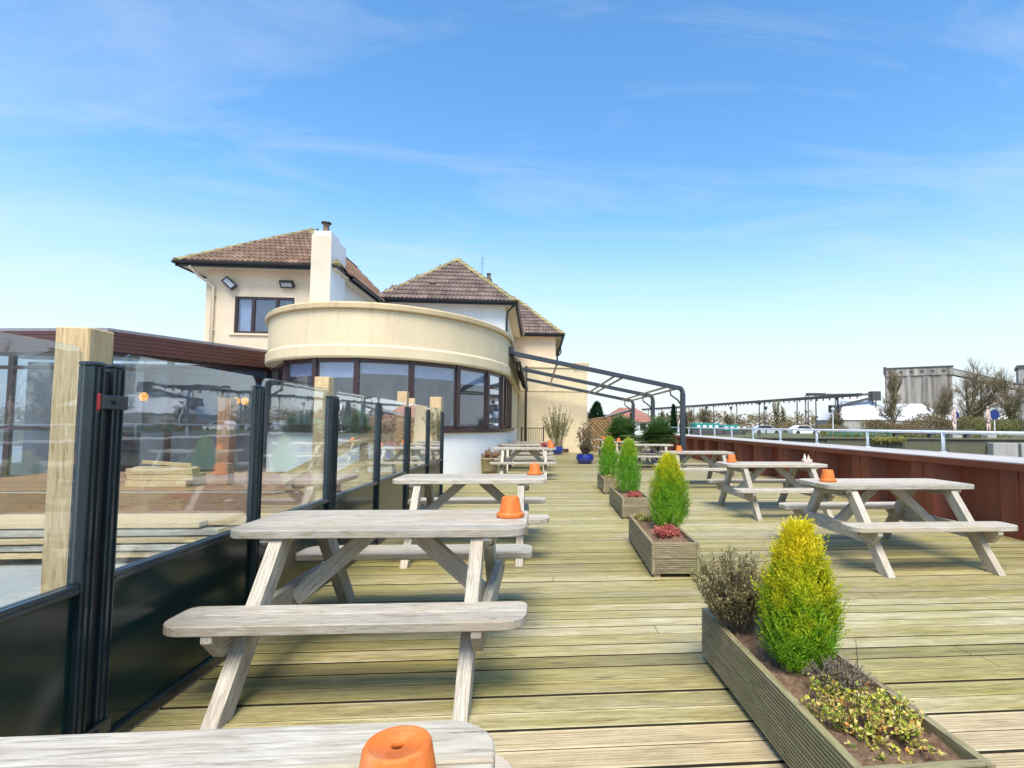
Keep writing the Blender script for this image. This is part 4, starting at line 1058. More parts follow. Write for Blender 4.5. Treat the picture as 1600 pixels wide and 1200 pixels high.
tabs = [((-0.845, 0.735), 'nearest picnic table, cut by the bottom picture edge, pot on its end'),
        ((-0.83, 3.33), 'front left picnic table beside the windbreak, whole in view'),
        ((-0.68, 5.98), 'second whole picnic table in the left row, behind the front one'),
        ((-0.30, 13.75), 'picnic table near the white curved wall, first of the distant left trio'),
        ((-0.30, 16.2), 'distant left trio picnic table, the middle one'),
        ((-0.24, 18.6), 'distant left trio picnic table, the one farthest back'),
        ((3.60, 5.42), 'nearest right-hand picnic table, in front of the red wall'),
        ((3.62, 8.22), 'second right-hand picnic table, with pot and condiment caddy'),
        ((3.55, 11.95), 'third right-hand picnic table, before the awning post'),
        ((3.40, 16.7), 'right-hand picnic table beneath the awning frame, nearest the palm'),
        ((3.35, 19.6), 'right-hand picnic table under the awning, middle of the far three'),
        ((3.25, 22.9), 'right-hand picnic table under the awning, farthest one by the chevron fence')]
proto = None
for i, ((x, y), lb) in enumerate(tabs):
    if proto is None: proto = make_table(lb, (x, y, 0))
    else:
        dup(proto, (x, y, 0), random.Random(i).uniform(-0.015, 0.015), lb)
# ------------------------------------------------ upside-down terracotta pots
def pot_mesh():
    mb = MB()
    mb.lathe([(0.062, 0.0), (0.080, 0.0), (0.083, 0.004), (0.083, 0.022), (0.080, 0.027), (0.068, 0.029), (0.0665, 0.034), (0.052, 0.116), (0.049, 0.121), (0.045, 0.122), (0.0425, 0.1205), (0.040, 0.1175), (0.011, 0.1165), (0.0095, 0.115), (0.0092, 0.104), (0.035, 0.102), (0.058, 0.01)], 40)
    return mb.mesh('terracotta_pot', 'terracotta', True)
potm = pot_mesh()
pots = [((-0.19, 0.812), 'upside-down terracotta pot with drain hole, closest to the camera'), ((-0.155, 3.37), 'terracotta pot upturned on the front left table'), ((-0.02, 6.22), 'terracotta pot upturned on the second left table'),
        ((0.36, 13.6), 'terracotta pot on the distant left table by the white wall'), ((0.38, 16.1), 'terracotta pot on the middle distant left table'), ((3.0, 5.42), 'terracotta pot on the nearest right-hand table'), ((3.06, 8.38), 'terracotta pot on the table with the condiment caddy'),
        ((3.2, 12.1), 'terracotta pot on the table before the awning post'), ((2.94, 19.5), 'terracotta pot on the middle far table under the awning'), ((2.80, 22.8), 'terracotta pot on the farthest table by the chevron fence')]
for i, ((x, y), lb) in enumerate(pots):
    o = place('terracotta_pot', potm, None, (x, y, TZ+0.0005)); tag(o, lb, 'pot', 'upside-down terracotta pots'); o.rotation_euler = (0, 0, i)
    if i == 0: o.scale = (0.9, 0.9, 0.9)
cd_ = thing('condiment_caddy', 'pale condiment caddy on the second right-hand table', 'caddy', (4.28, 8.35, TZ))
cd_.scale = (0.75, 0.75, 0.75)
MB().box(-0.09, 0.09, -0.06, 0.06, 0, 0.07, 0.008).build('tray', 'pinkstone', cd_)
MB().lathe([(0.025, 0.01), (0.027, 0.12), (0.012, 0.15), (0.008, 0.18), (0, 0.185)], 12, (-0.05, 0, 0)).build('bottle', 'whitepaint', cd_, True)
MB().lathe([(0.025, 0.01), (0.027, 0.11), (0.012, 0.13), (0.006, 0.16), (0, 0.165)], 12, (0.04, 0.01, 0)).build('bottle', 'pinkstone', cd_, True)

# ================================================================== PLANTERS
def ribbed_panel(L, Hh, depth=0.004, ribs=6, th=0.03):
    """board standing on edge: length along X, height along Z, ribbed outer face at y = 0 looking to -Y"""
    pr = rib_profile(depth, ribs, Hh, th); n = len(pr); mb = MB()
    vs = [(0, -z, y+Hh/2) for y, z in pr]+[(L, -z, y+Hh/2) for y, z in pr]
    fs = [(i, i+1, n+i+1, n+i) for i in range(n-1)]+[(n-1, 0, n, 2*n-1), tuple(range(n))[::-1], tuple(range(n, 2*n))]
    return mb.add(vs, fs)
def make_planter(label, x0, x1, y0, y1, top, rot=0.0, ribs=True):
    t_ = thing('planter', label, 'planter', ((x0+x1)/2, (y0+y1)/2, 0), rot, 'timber planters down the middle of the deck')
    w = x1-x0; L = y1-y0; z0 = 0.035; hh = (top-z0)/2-0.002; th = 0.03
    Z_ = Vector((0, 0, 1))
    for j in range(2):
        zz_ = z0+j*(hh+0.004)
        for o_, ex, ln in (((-w/2, L/2, zz_), (0, -1, 0), L), ((w/2, -L/2, zz_), (0, 1, 0), L), ((-w/2+th+0.001, -L/2+0.003, zz_), (1, 0, 0), w-2*th-0.002), ((w/2-th-0.001, L/2-0.003, zz_), (-1, 0, 0), w-2*th-0.002)):
            ex = Vector(ex); ey = Z_.cross(ex)
            ribbed_panel(ln, hh, 0.006, 7, th).build('side_board', 'planter', t_, mtx=axes(o_, ex, ey, Z_))
    for sx in (-1, 1):
        for sy in (-1, 1): MB().box(-0.03, 0.03, -0.04, 0.04, 0, 0.034).build('foot', 'planter', t_, loc=(sx*(w/2-0.05), sy*(L/2-0.06), 0))
    nx, ny = 26, 86; mb = MB(); rr_ = random.Random(int(y0*10)); vs = []
    for j in range(ny+1):
        for i in range(nx+1):
            vs.append((-w/2+th+(w-2*th)*i/nx, -L/2+th+(L-2*th)*j/ny, top-0.042+rr_.uniform(-0.004, 0.006)+(0.014 if rr_.random() < 0.06 else 0)+0.012*math.sin(j*0.21)*math.sin(i*0.27)+0.006*math.sin(j*0.7+i)))
    mb.add(vs, [(j*(nx+1)+i, j*(nx+1)+i+1, (j+1)*(nx+1)+i+1, (j+1)*(nx+1)+i) for j in range(ny) for i in range(nx)])
    mb.build('soil', 'soil', t_, True)
    return t_
make_planter('nearest long ribbed timber planter, with heather, cypress and yellow shrub', 0.945, 1.385, 1.585, 3.05, 0.285, R(1.0))
make_planter('second timber planter with cypress and pink heather', 1.02, 1.44, 4.66, 6.15, 0.295, R(-2.0))
make_planter('third timber planter, with a smaller patch of red heather', 1.21, 1.62, 7.58, 9.15, 0.295, R(-1))
make_planter('farthest timber planter in the middle row', 1.29, 1.62, 10.35, 11.7, 0.295, R(-1))

# ------------------------------------------------ foliage helpers
def leaf(mb, p, d, L, W, upv=None, fold=0.25):
    d = d.normalized(); s_ = d.cross(upv or Vector((0, 0, 1)))
    if s_.length < 0.05: s_ = d.cross(Vector((1, 0, 0)))
    s_.normalize(); n_ = s_.cross(d)
    a = p; b_ = p+d*L*0.45+s_*W/2+n_*W*fold; c_ = p+d*L; e_ = p+d*L*0.45-s_*W/2+n_*W*fold
    k = len(mb.v); mb.v += [tuple(a), tuple(b_), tuple(c_), tuple(e_)]; mb.f += [(k, k+1, k+2), (k, k+2, k+3)]
def rv(rr): 
    while True:
        v = Vector((rr.uniform(-1, 1), rr.uniform(-1, 1), rr.uniform(-1, 1)))
        if 0.05 < v.length < 1: return v.normalized()
def cypress(label, loc, hgt, rad, n, seed, mat='cypress', lf=0.035, name='golden_cypress', group='golden dwarf cypresses in the planters'):
    rr = random.Random(seed)
    t_ = thing(name, label, 'shrub', loc, 0, group)
    MB().tube([(0, 0, -0.03), (0.005, 0, hgt*0.45), (0, 0.003, hgt*0.9)], [0.022*rad/0.18, 0.014*rad/0.18, 0.004], 7).build('trunk', 'bark', t_, True)
    mb = MB()
    ph = [rr.uniform(0, 6.28) for _ in range(6)]
    def rr_at(h_, a):
        q = h_
        base_ = 0.72+0.28*math.sin(min(q/0.28, 1)*math.pi/2) if q < 0.28 else (1-((q-0.28)/0.72)**1.75)**0.85 if q < 1 else 0
        return rad*max(base_, 0.02)*(1+0.07*math.sin(2*a+ph[0]+3*q)+0.07*math.sin(5*a+ph[1]+11*q)+0.09*math.sin(9*a+ph[2]-17*q)*math.sin(21*q+ph[3]))
    ns = n//9
    for i in range(ns):                                    # upright fans of scale leaves
        q = rr.random()**0.85*0.97+0.015; a = rr.uniform(0, 6.283)
        R0 = rr_at(q, a); r_ = R0*(0.45+0.60*rr.random()**0.6)
        p = Vector((math.cos(a)*r_, math.sin(a)*r_, q*hgt))
        out = Vector((math.cos(a), math.sin(a), 0)); ax = (out*rr.uniform(0.15, 0.8)+Vector((0, 0, 1))+rv(rr)*0.35).normalized()
        tang = ax.cross(out+rv(rr)*0.6).normalized(); Lf = lf*rr.uniform(1.2, 2.4)
        if rr.random() < 0.04: p += out*R0*0.10; Lf *= 1.5
        for k in range(9):
            s_ = (k % 2)*2-1; u = k/9.0
            pp_ = p+ax*Lf*u*1.3
            d = ax*0.8+tang*s_*(0.75*(1-u*0.6))+rv(rr)*0.3
            leaf(mb, pp_, d, lf*(0.95-0.35*u)*rr.uniform(0.8, 1.2), lf*0.24, out)
    tag(mb.build('foliage', mat, t_), kind='stuff')
    return t_
cypress('large golden cypress in the nearest planter', (1.165, 2.36, 0.24), 0.585, 0.128, 24000, 1, lf=0.032)
cypress('golden cypress with yellow crown in the second planter', (1.36, 5.55, 0.25), 0.70, 0.172, 15000, 2, 'cypress_lime', 0.036)
cypress('narrow golden cypress in the third planter', (1.43, 8.45, 0.25), 0.77, 0.16, 8000, 3, 'cypress_green', 0.044)
cypress('green-gold cypress in the farthest planter', (1.47, 11.1, 0.25), 0.75, 0.175, 8000, 4, 'cypress_green', 0.044)

def twiggy(label, name, cat, loc, rx, ry, h_, stems, mat, lf, per, seed, group=None, spread=0.55, stemmat='bark', sr=0.0022):
    """many thin upright stems with small leaves along them"""
    rr = random.Random(seed); t_ = thing(name, label, cat, loc, 0, group)
    sm = MB(); lm = MB()
    for i in range(stems):
        a = rr.uniform(0, 6.283); q = rr.random()**0.5
        p = Vector((math.cos(a)*rx*q*0.35, math.sin(a)*ry*q*0.35, -0.01)); tip = Vector((math.cos(a)*rx*q*(0.7+spread*0.6), math.sin(a)*ry*q*(0.7+spread*0.6), h_*(1-0.35*q*q)*rr.uniform(0.7, 1.05)))
        md = (p+tip)/2+Vector((rr.uniform(-1, 1)*rx*0.12, rr.uniform(-1, 1)*ry*0.12, h_*0.08))
        sm.tube([p, md, tip], [sr*1.3, sr, sr*0.5], 4, False)
        for k in range(per):
            u = rr.uniform(0.3, 1.0); c_ = (p*(1-u)**2+md*2*u*(1-u)+tip*u*u)
            d = (tip-p).normalized()*0.7+rv(rr)
            leaf(lm, c_, d, lf*rr.uniform(0.6, 1.3), lf*0.32, None)
    tag(sm.build('stems', stemmat, t_), kind='stuff'); tag(lm.build('foliage', mat, t_), kind='stuff')
    return t_
twiggy('grey-green heather bush at the far end of the nearest planter', 'heather_bush', 'shrub', (1.04, 2.80, 0.25), 0.20, 0.19, 0.42, 170, 'heather', 0.026, 46, 11, spread=0.85, stemmat='lavender', sr=0.0018)
twiggy('dry grey lavender at the foot of the large cypress', 'lavender_clump', 'shrub', (1.20, 2.12, 0.25), 0.12, 0.10, 0.13, 120, 'lavender', 0.013, 14, 12, spread=0.9)
twiggy('tall dead stalk beside the lavender', 'dead_stalk', 'stalk', (1.325, 2.18, 0.25), 0.02, 0.02, 0.25, 1, 'darkherb', 0.014, 9, 13)
def bushlet(label, name, loc, rx, ry, h_, n, mat, lf, seed, wd=0.6, group=None):
    rr = random.Random(seed); t_ = thing(name, label, 'plant', loc, 0, group); sm = MB(); lm = MB()
    for i in range(max(6, n//14)):
        a = rr.uniform(0, 6.283); q = rr.random()**0.6
        p = Vector((math.cos(a)*rx*q*0.6, math.sin(a)*ry*q*0.6, -0.01)); tip = Vector((math.cos(a)*rx*q, math.sin(a)*ry*q, h_*rr.uniform(0.35, 1.0)*(1-0.4*q)))
        sm.tube([p, tip], [0.003, 0.0015], 4, False)
        for k in range(14):
            u = rr.uniform(0.25, 1.05); c_ = p.lerp(tip, u)+rv(rr)*lf*0.5
            d = rv(rr); d.z = abs(d.z)*0.6+0.1
            leaf(lm, c_, d, lf*rr.uniform(0.6, 1.25), lf*wd, rv(rr), 0.15)
    tag(sm.build('stems', 'bark', t_), kind='stuff'); tag(lm.build('foliage', mat, t_), kind='stuff')
    return t_
bushlet('yellow and orange variegated shrub at the near end of the nearest planter', 'variegated_shrub', (1.16, 1.93, 0.25), 0.20, 0.21, 0.12, 1500, 'euonymus', 0.019, 21)
bushlet('sparse orange and yellow leafy sprigs along the right edge of the nearest planter', 'variegated_sprigs', (1.27, 1.86, 0.25), 0.08, 0.19, 0.10, 330, 'euonymus', 0.021, 27)
bushlet('few fallen yellow leaves by the near end of the nearest planter', 'leaf_litter', (1.15, 1.73, 0.245), 0.15, 0.08, 0.02, 130, 'euonymus', 0.018, 28)
bushlet('pink-red heather in the second planter', 'pink_heather', (1.24, 5.12, 0.26), 0.13, 0.14, 0.13, 900, 'redheather', 0.026, 22)
bushlet('small red heather in the third planter', 'red_heather', (1.44, 8.0, 0.26), 0.12, 0.12, 0.09, 500, 'redheather', 0.026, 23)
bushlet('yellow low plants at the back of the second planter', 'yellow_groundcover', (1.16, 5.95, 0.26), 0.12, 0.12, 0.09, 350, 'yellowlow', 0.03, 24)
bushlet('yellow low plants in front of the farthest cypress', 'yellow_groundcover', (1.46, 10.62, 0.26), 0.13, 0.18, 0.10, 400, 'yellowlow', 0.035, 25)
bushlet('few yellow leaves in the back corner of the third planter', 'yellow_groundcover', (1.30, 8.9, 0.26), 0.07, 0.09, 0.08, 160, 'yellowlow', 0.03, 26)

# ------------------------------------------------ glazed pots, bamboo, grass, palms
def glazed(label, loc, r_, h_, wide=True):
    prof = [(0, 0), (r_*0.62, 0), (r_*0.70, h_*0.06), (r_*0.95, h_*0.38), (r_*1.0, h_*0.62), (r_*0.93, h_*0.86), (r_*0.90, h_*0.92), (r_*0.97, h_*0.96), (r_*0.97, h_), (r_*0.86, h_), (r_*0.84, h_*0.88)] if wide else [(0, 0), (r_*0.66, 0), (r_*0.7, h_*0.05), (r_*0.86, h_*0.5), (r_*0.95, h_*0.85), (r_*1.0, h_*0.93), (r_, h_), (r_*0.9, h_), (r_*0.86, h_*0.88)]
    t_ = thing('glazed_pot', label, 'pot', loc, 0, 'cobalt blue glazed pots')
    MB().lathe(prof, 36).build('bowl', 'blueglaze', t_, True)
    MB().lathe([(r_*0.86, h_*0.88), (r_*0.4, h_*0.90), (0, h_*0.89)], 24).build('soil', 'soil', t_, True)
glazed('wide cobalt blue bowl standing alone in the middle distance', (1.66, 18.75, 0), 0.31, 0.33)
glazed('blue pot under the bamboo by the cream block', (0.92, 24.6, 0), 0.28, 0.36)
glazed('blue pot holding the palms beside the awning table', (4.10, 18.2, 0), 0.30, 0.50, False)
glazed('blue pot of the left palm, mostly hidden by tables', (3.30, 20.9, 0), 0.30, 0.5, False)
twiggy('tall feathery bamboo against the cream block', 'bamboo', 'plant', (0.92, 24.6, 0.32), 0.62, 0.35, 1.9, 70, 'bamboo', 0.10, 34, 31, spread=0.9, stemmat='drygrass', sr=0.006)
twiggy('dry straw-coloured grass behind the blue bowl', 'ornamental_grass', 'plant', (1.70, 19.0, 0.29), 0.30, 0.2, 1.2, 60, 'drygrass', 0.22, 3, 32, spread=0.6, stemmat='drygrass', sr=0.004)
twiggy('dark herb filling the blue bowl', 'dark_herb', 'plant', (1.68, 18.72, 0.29), 0.26, 0.2, 0.42, 80, 'darkherb', 0.05, 16, 33)
def palm(label, loc, h_, r_, n, seed):
    rr = random.Random(seed); t_ = thing('fan_palm', label, 'palm', loc, 0, 'potted palms by the awning')
    MB().tube([(0, 0, 0), (0.02, 0, h_*0.3), (0, 0.01, h_*0.5)], [0.06, 0.055, 0.05], 9).build('trunk', 'bark', t_, True)
    lm = MB(); sm = MB()
    for i in range(n):
        a = rr.uniform(0, 6.283); el = rr.uniform(-0.15, 1.4); d = Vector((math.cos(a)*math.cos(el), math.sin(a)*math.cos(el), math.sin(el)))
        p0 = Vector((0, 0, h_*rr.uniform(0.12, 0.45))); p1 = p0+d*r_*rr.uniform(0.25, 0.6); sm.tube([p0, p1], [0.012, 0.008], 4, False)
        s_ = d.cross(Vector((0, 0, 1))).normalized(); n_ = s_.cross(d)
        for k in range(13):
            an_ = (k-6)/6*1.5; dd = d*math.cos(an_)+s_*math.sin(an_)-Vector((0, 0, 0.25))+n_*0.1
            leaf(lm, p1, dd, r_*rr.uniform(0.4, 0.6), 0.05, n_)
    tag(sm.build('stems', 'bamboo', t_), kind='stuff'); tag(lm.build('foliage', 'palm', t_), kind='stuff')
palm('bushy fan palm in the blue pot, right of the pair', (4.10, 18.2, 0.42), 1.35, 0.78, 85, 41)
palm('bushy fan palm, left of the pair, by the chevron fence', (3.30, 20.9, 0.42), 1.6, 0.85, 80, 42)
wp_ = thing('basket_planter', 'woven basket planter by the white curved wall', 'planter', (-1.30, 15.0, 0))
MB().lathe([(0, 0), (0.22, 0), (0.25, 0.1), (0.28, 0.36), (0.30, 0.38), (0.30, 0.42), (0.25, 0.42), (0.24, 0.36), (0, 0.36)], 24).build('basket', 'planter', wp_, True)
bushlet('dry brown flower heads in the basket planter', 'dry_flowers', (-1.30, 15.0, 0.38), 0.36, 0.3, 0.28, 700, 'dryflower', 0.07, 51)
bushlet('red flowers on the distant left table', 'red_flowers', (0.20, 14.0, TZ), 0.09, 0.09, 0.16, 240, 'redheather', 0.05, 52)

# ================================================================== BEYOND THE QUAY
FG = 0.42
qw = thing('lock_wall', 'mossy lock wall across the water beyond the railing', 'wall', (0, 0, 0))
for i in range(12):
    x = 8+5.5*i; rr = random.Random(i)
    MB().box(x, x+5.45, 44.4+rr.uniform(-0.05, 0.05), 45.6, -2.4, 0.33, 0.03).build('wall_bay', 'quay', qw)
    MB().box(x, x+5.45, 44.25, 45.7, 0.332, 0.47, 0.02).build('wall_coping', 'quay', qw)
for x in (39.0, 41.6): MB().box(x, x+2.3, 43.6, 44.3, -2.4, 0.1, 0.04).build('buttress', 'concrete', qw)
lg = thing('lock_beam', 'long dark timber balance beam on the far lock side', 'beam', (31.2, 46.2, FG))
MB().box(0, 8.2, -0.25, 0.25, 0.38, 0.82, 0.03).build('beam', 'darksteel', lg)
for x in (0.6, 3.9, 7.4): MB().box(x, x+0.35, -0.2, 0.2, 0, 0.38).build('support', 'darksteel', lg)
tr_ = thing('teal_railing', 'teal painted railing along the far lock side', 'railing', (25.6, 45.9, FG))
for i in range(9): MB().box(0.7*i, 0.7*i+0.05, -0.03, 0.03, 0, 0.72).build('post', 'teal', tr_)
for z in (0.32, 0.70): MB().box(0, 5.65, -0.02, 0.02, z, z+0.05).build('rail', 'teal', tr_)
for i, (x, s_, lb) in enumerate(((37.4, 1, 'left pale pink upright stone figure on the lock side'), (40.7, -1, 'right pale pink upright stone figure near the blue sign'))):
    sc = thing('stone_figure', lb, 'sculpture', (x, 46.0, FG), 0, 'pale stone figures on the far lock side')
    m_ = MB()
    m_.tube([(s_*0.02, 0, 1.35), (s_*0.05, 0, 1.6), (s_*0.10, 0, 2.05), (s_*0.04, 0, 2.42), (0, 0, 2.55), (-s_*0.03, 0, 2.66)], [0.17, 0.16, 0.15, 0.19, 0.09, 0.06], 9)
    m_.lathe([(0, -0.15), (0.07, -0.12), (0.105, 0), (0.09, 0.1), (0, 0.15)], 10, (-s_*0.05, 0, 2.80))
    m_.tube([(s_*0.08, 0, 1.45), (s_*0.10, 0, 0.9), (s_*0.05, 0, 0.32)], [0.12, 0.09, 0.06], 7)
    m_.tube([(-s_*0.07, 0, 1.45), (-s_*0.15, -0.1, 0.95), (-s_*0.22, 0, 0.32)], [0.12, 0.09, 0.06], 7)
    m_.tube([(s_*0.16, 0, 2.4), (s_*0.34, 0, 2.0), (s_*0.20, -0.12, 1.75)], [0.07, 0.06, 0.045], 7)
    m_.tube([(-s_*0.14, 0, 2.4), (-s_*0.26, 0, 1.95), (-s_*0.24, -0.05, 1.55)], [0.07, 0.06, 0.045], 7)
    m_.v = [(v[0]*0.72+s_*0.05*math.sin(v[2]*2.6), v[1]*0.8, v[2]) for v in m_.v]
    m_.build('figure', 'pinkstone', sc, True)
    MB().box(-0.45, 0.45, -0.4, 0.4, 0, 0.32, 0.03).build('plinth', 'concrete', sc)
for x, z, lb in ((38.1, 2.55, 'smaller blue disc sign beside the left stone figure'), (41.9, 2.62, 'larger blue disc sign at the right picture edge')):
    sg = thing('disc_sign', lb, 'sign', (x, 46.6, FG), 0, 'blue disc signs')
    rd = 0.32 if x < 40 else 0.48
    m_ = MB(); m_.lathe([(0, -0.015), (rd, -0.015), (rd, 0.015), (0, 0.015)], 24); m_.build('face', 'bluesign', sg, mtx=axes((0, 0, z-FG), (1, 0, 0), (0, 0, 1), (0, -1, 0)))
    MB().tube([(0, 0.05, 0), (0, 0.05, z-FG)], 0.045, 8).build('pole', 'whitepaint', sg)
# teal covered boats and parked cars
def boat(label, loc, L, rz):
    b_ = thing('covered_boat', label, 'boat', loc, rz, 'teal covered boats')
    MB().prism([(-L/2, -0.7), (L/2-0.8, -0.9), (L/2, 0), (L/2-0.8, 0.9), (-L/2, 0.7)], 0, 0.55, 0.05).build('hull', 'darksteel', b_)
    MB().prism(round_outline(-L/2+0.2, L/2-1.0, -0.75, 0.75, .1, .1, .1, .1), 0.552, 1.25, 0.08).build('canopy', 'teal', b_)
    for k in range(4): MB().box(-L/2+0.5+k*0.7, -L/2+0.9+k*0.7, -0.757, -0.752, 0.75, 1.05).build('window', 'whitepaint', b_)
boat('longer teal covered boat beyond the railing, left one', (19.2, 60, FG), 4.2, 0.1); boat('shorter teal covered boat beyond the railing, right one', (22.3, 60.8, FG-0.15), 3.2, -0.05)
def car(label, loc, rz, mat):
    c_ = thing('parked_car', label, 'car', loc, rz, 'cars parked beyond the lock')
    side = [(-2.1, 0.25), (2.05, 0.25), (2.15, 0.55), (1.95, 0.80), (1.15, 0.92), (0.45, 1.38), (-1.05, 1.42), (-1.85, 1.0), (-2.15, 0.9)]
    m_ = MB(); n = len(side); vs = [(x, -0.82, z) for x, z in side]+[(x, 0.82, z) for x, z in side]
    m_.add(vs, [tuple(range(n)), tuple(range(n, 2*n))[::-1]]+[(i, n+i, n+(i+1) % n, (i+1) % n) for i in range(n)]); m_.build('body', mat, c_)
    for s_ in (-1, 1):
        g_ = MB(); g_.add([(0.95, s_*0.826, 0.93), (0.40, s_*0.826, 1.32), (-1.0, s_*0.826, 1.35), (-1.55, s_*0.826, 1.0)], [(0, 1, 2, 3) if s_ < 0 else (3, 2, 1, 0)]); g_.build('side_window', 'carglass', c_)
        for x in (-1.3, 1.3): MB().lathe([(0, -0.1), (0.31, -0.1), (0.33, 0), (0.31, 0.1), (0, 0.1)], 16).build('wheel', 'tyre', c_, mtx=axes((x, s_*0.74, 0.33), (1, 0, 0), (0, 0, 1), (0, -1, 0)))
car('white parked car beyond the canal, near the tall lamp', (39.5, 78, FG-0.25), 0.05, 'whitepaint'); car('silver parked car left of the white one', (34.2, 79, FG-0.25), -0.1, 'silver')
# lamp posts
def lamp_post(label, x, y, h_, style, mat='darksteel'):
    l_ = thing('lamp_post', label, 'lamp post', (x, y, FG), 0, 'lamp posts beyond the lock')
    MB().tube([(0, 0, 0), (0, 0, h_*0.2), (0, 0, h_)], [0.11, 0.075, 0.05], 8).build('pole', mat, l_)
    if style == 0: MB().lathe([(0.0, 0), (0.13, 0.0), (0.22, 0.28), (0.26, 0.30), (0.05, 0.46), (0, 0.47)], 10, (0, 0, h_)).build('lantern', mat, l_)
    else: MB().box(-0.9, 0.9, -0.2, 0.2, h_, h_+0.18, 0.03).build('lamp_head', mat, l_)
for a in (('black lantern post, tallest of those left of the tall lamp', 21.0, 50, 3.0, 0), ('black lantern post just right of the tallest lantern', 30.3, 70, 3.2, 0), ('tall lamp with flat double head', 26.6, 50, 4.0, 1), ('lantern post behind the teal boats, leftmost', 22.2, 70, 3.2, 0), ('slim lantern post between the boats and the lanterns', 27.0, 74, 3.3, 0), ('thin tall lamp at the right picture edge', 66.9, 70, 7.0, 1)): lamp_post(*a)
lamp_post('white post right of the tall lamp', 39.6, 70, 3.1, 0, 'whitepaint')
# grain silo with conveyor
SI = thing('grain_silo', 'streaked concrete grain silo block on the skyline', 'silo', (127.2, 172, FG), -0.62)
for i in range(4): MB().lathe([(2.5, 0), (2.5, 18.3), (0, 18.3)], 28, (-7.0+4.75*i, 0, 0)).build('bin', 'silo', SI, False)
MB().box(-9.2, 9.5, -2.15, 2.2, 0, 18.29).build('infill_wall', 'silo', SI)
MB().box(-9.6, 9.8, -2.6, 3.2, 18.31, 20.9, 0.1).build('top_gallery', 'silo', SI); MB().box(-9.8, 10.0, -2.8, 3.4, 20.91, 21.3).build('roof', 'darksteel', SI)
for i in range(6): MB().box(-8.2+3*i, -7.2+3*i, -2.66, -2.605, 19.3, 20.1).build('window', 'darksteel', SI)
MB().box(-9.9, -9.0, -3.0, -2.0, 18.9, 21.6).build('hoist_head', 'darksteel', SI)
CV = thing('sloping_conveyor', 'enclosed conveyor sloping down from the silo to the right', 'conveyor', (137.5, 172, 0))
MB().bar((0.5, 0, 20.7), (26, 0, 15.5), 2.2, 1.9).build('gallery', 'concrete', CV); MB().bar((0.5, 0, 21.7), (26, 0, 16.5), 2.4, 0.15).build('roof', 'darksteel', CV)
for x, z in ((12.5, 17.3),): MB().bar((x, 0, FG), (x, 0, z), 0.5, 0.5, (1, 0, 0)).build('trestle', 'darksteel', CV)
TW = thing('works_tower', 'grey works building cut by the right picture edge', 'building', (168.8, 172, FG), -0.70)
MB().box(-3.8, 12, -4, 8, 0, 21.6).build('wall', 'concrete', TW); MB().box(-4.2, 12.4, -4.4, 8.4, 21.61, 22.6).build('roof', 'darksteel', TW)
for i in range(3):
    for j in range(4): MB().box(-2.6+3*i, -1.2+3*i, -4.06, -4.005, 4+4*j, 6+4*j).build('window', 'darksteel', TW)
def shed(label, cx_, cy_, w, d_, h_, rise):
    s_ = thing('white_shed', label, 'shed', (cx_, cy_, FG), 0, 'white industrial sheds below the silo')
    MB().box(-w/2, w/2, -d_/2, d_/2, 0, h_).build('wall', 'concrete', s_)
    m_ = MB(); m_.add([(-w/2-.3, -d_/2-.3, h_), (w/2+.3, -d_/2-.3, h_), (w/2+.3, d_/2+.3, h_), (-w/2-.3, d_/2+.3, h_), (-w/2*0.5, 0, h_+rise), (w/2*0.5, 0, h_+rise)], [(0, 1, 5, 4), (2, 3, 4, 5), (1, 2, 5), (3, 0, 4)]); m_.build('roof', 'shedwhite', s_)
shed('white peaked shed under the dark gantry', 88.5, 145, 15, 14, 3.0, 6.6); shed('long low white shed in front of the silo', 106, 150, 25, 14, 3.0, 5.0)
GA = thing('loading_gantry', 'dark loading gantry with two booms beside the white shed', 'gantry', (86.0, 142, FG))
MB().bar((-13, 0, 9.7), (6.5, 0, 10.1), 0.9, 0.5).build('upper_boom', 'darksteel', GA); MB().bar((-6, 0, 6.2), (6.0, 0, 9.3), 0.9, 0.6).build('lower_boom', 'darksteel', GA)
MB().box(5.2, 7.6, -1, 1, 8.4, 10.9).build('head_house', 'darksteel', GA); MB().box(-6.5, -3.8, -0.8, 0.8, 5.0, 7.0).build('hopper', 'darksteel', GA)
for x in (-13, -4.5, 6.3):
    for s_ in (-0.7, 0.7): MB().bar((x, s_, 0), (x, s_, 9.6), 0.2, 0.2, (1, 0, 0)).build('leg', 'darksteel', GA)
LC = thing('long_conveyor', 'long thin elevated conveyor line along the skyline', 'conveyor', (0, 0, 0))
A_, B_ = Vector((51.2, 262, 9.4)), Vector((76, 122, 9.1))
MB().bar(A_, B_, 0.9, 0.75).build('gallery', 'darksteel', LC)
for i in range(9):
    p = A_.lerp(B_, (i+0.5)/9); MB().bar((p.x, p.y, FG), (p.x, p.y, p.z-0.3), 0.22, 0.22, (1, 0, 0)).build('trestle', 'darksteel', LC)
for i in range(60):
    p = A_.lerp(B_, (i+0.5)/60); MB().box(p.x-0.12, p.x+0.12, p.y-0.12, p.y+0.12, p.z-0.9, p.z-0.38).build('idler', 'darksteel', LC)
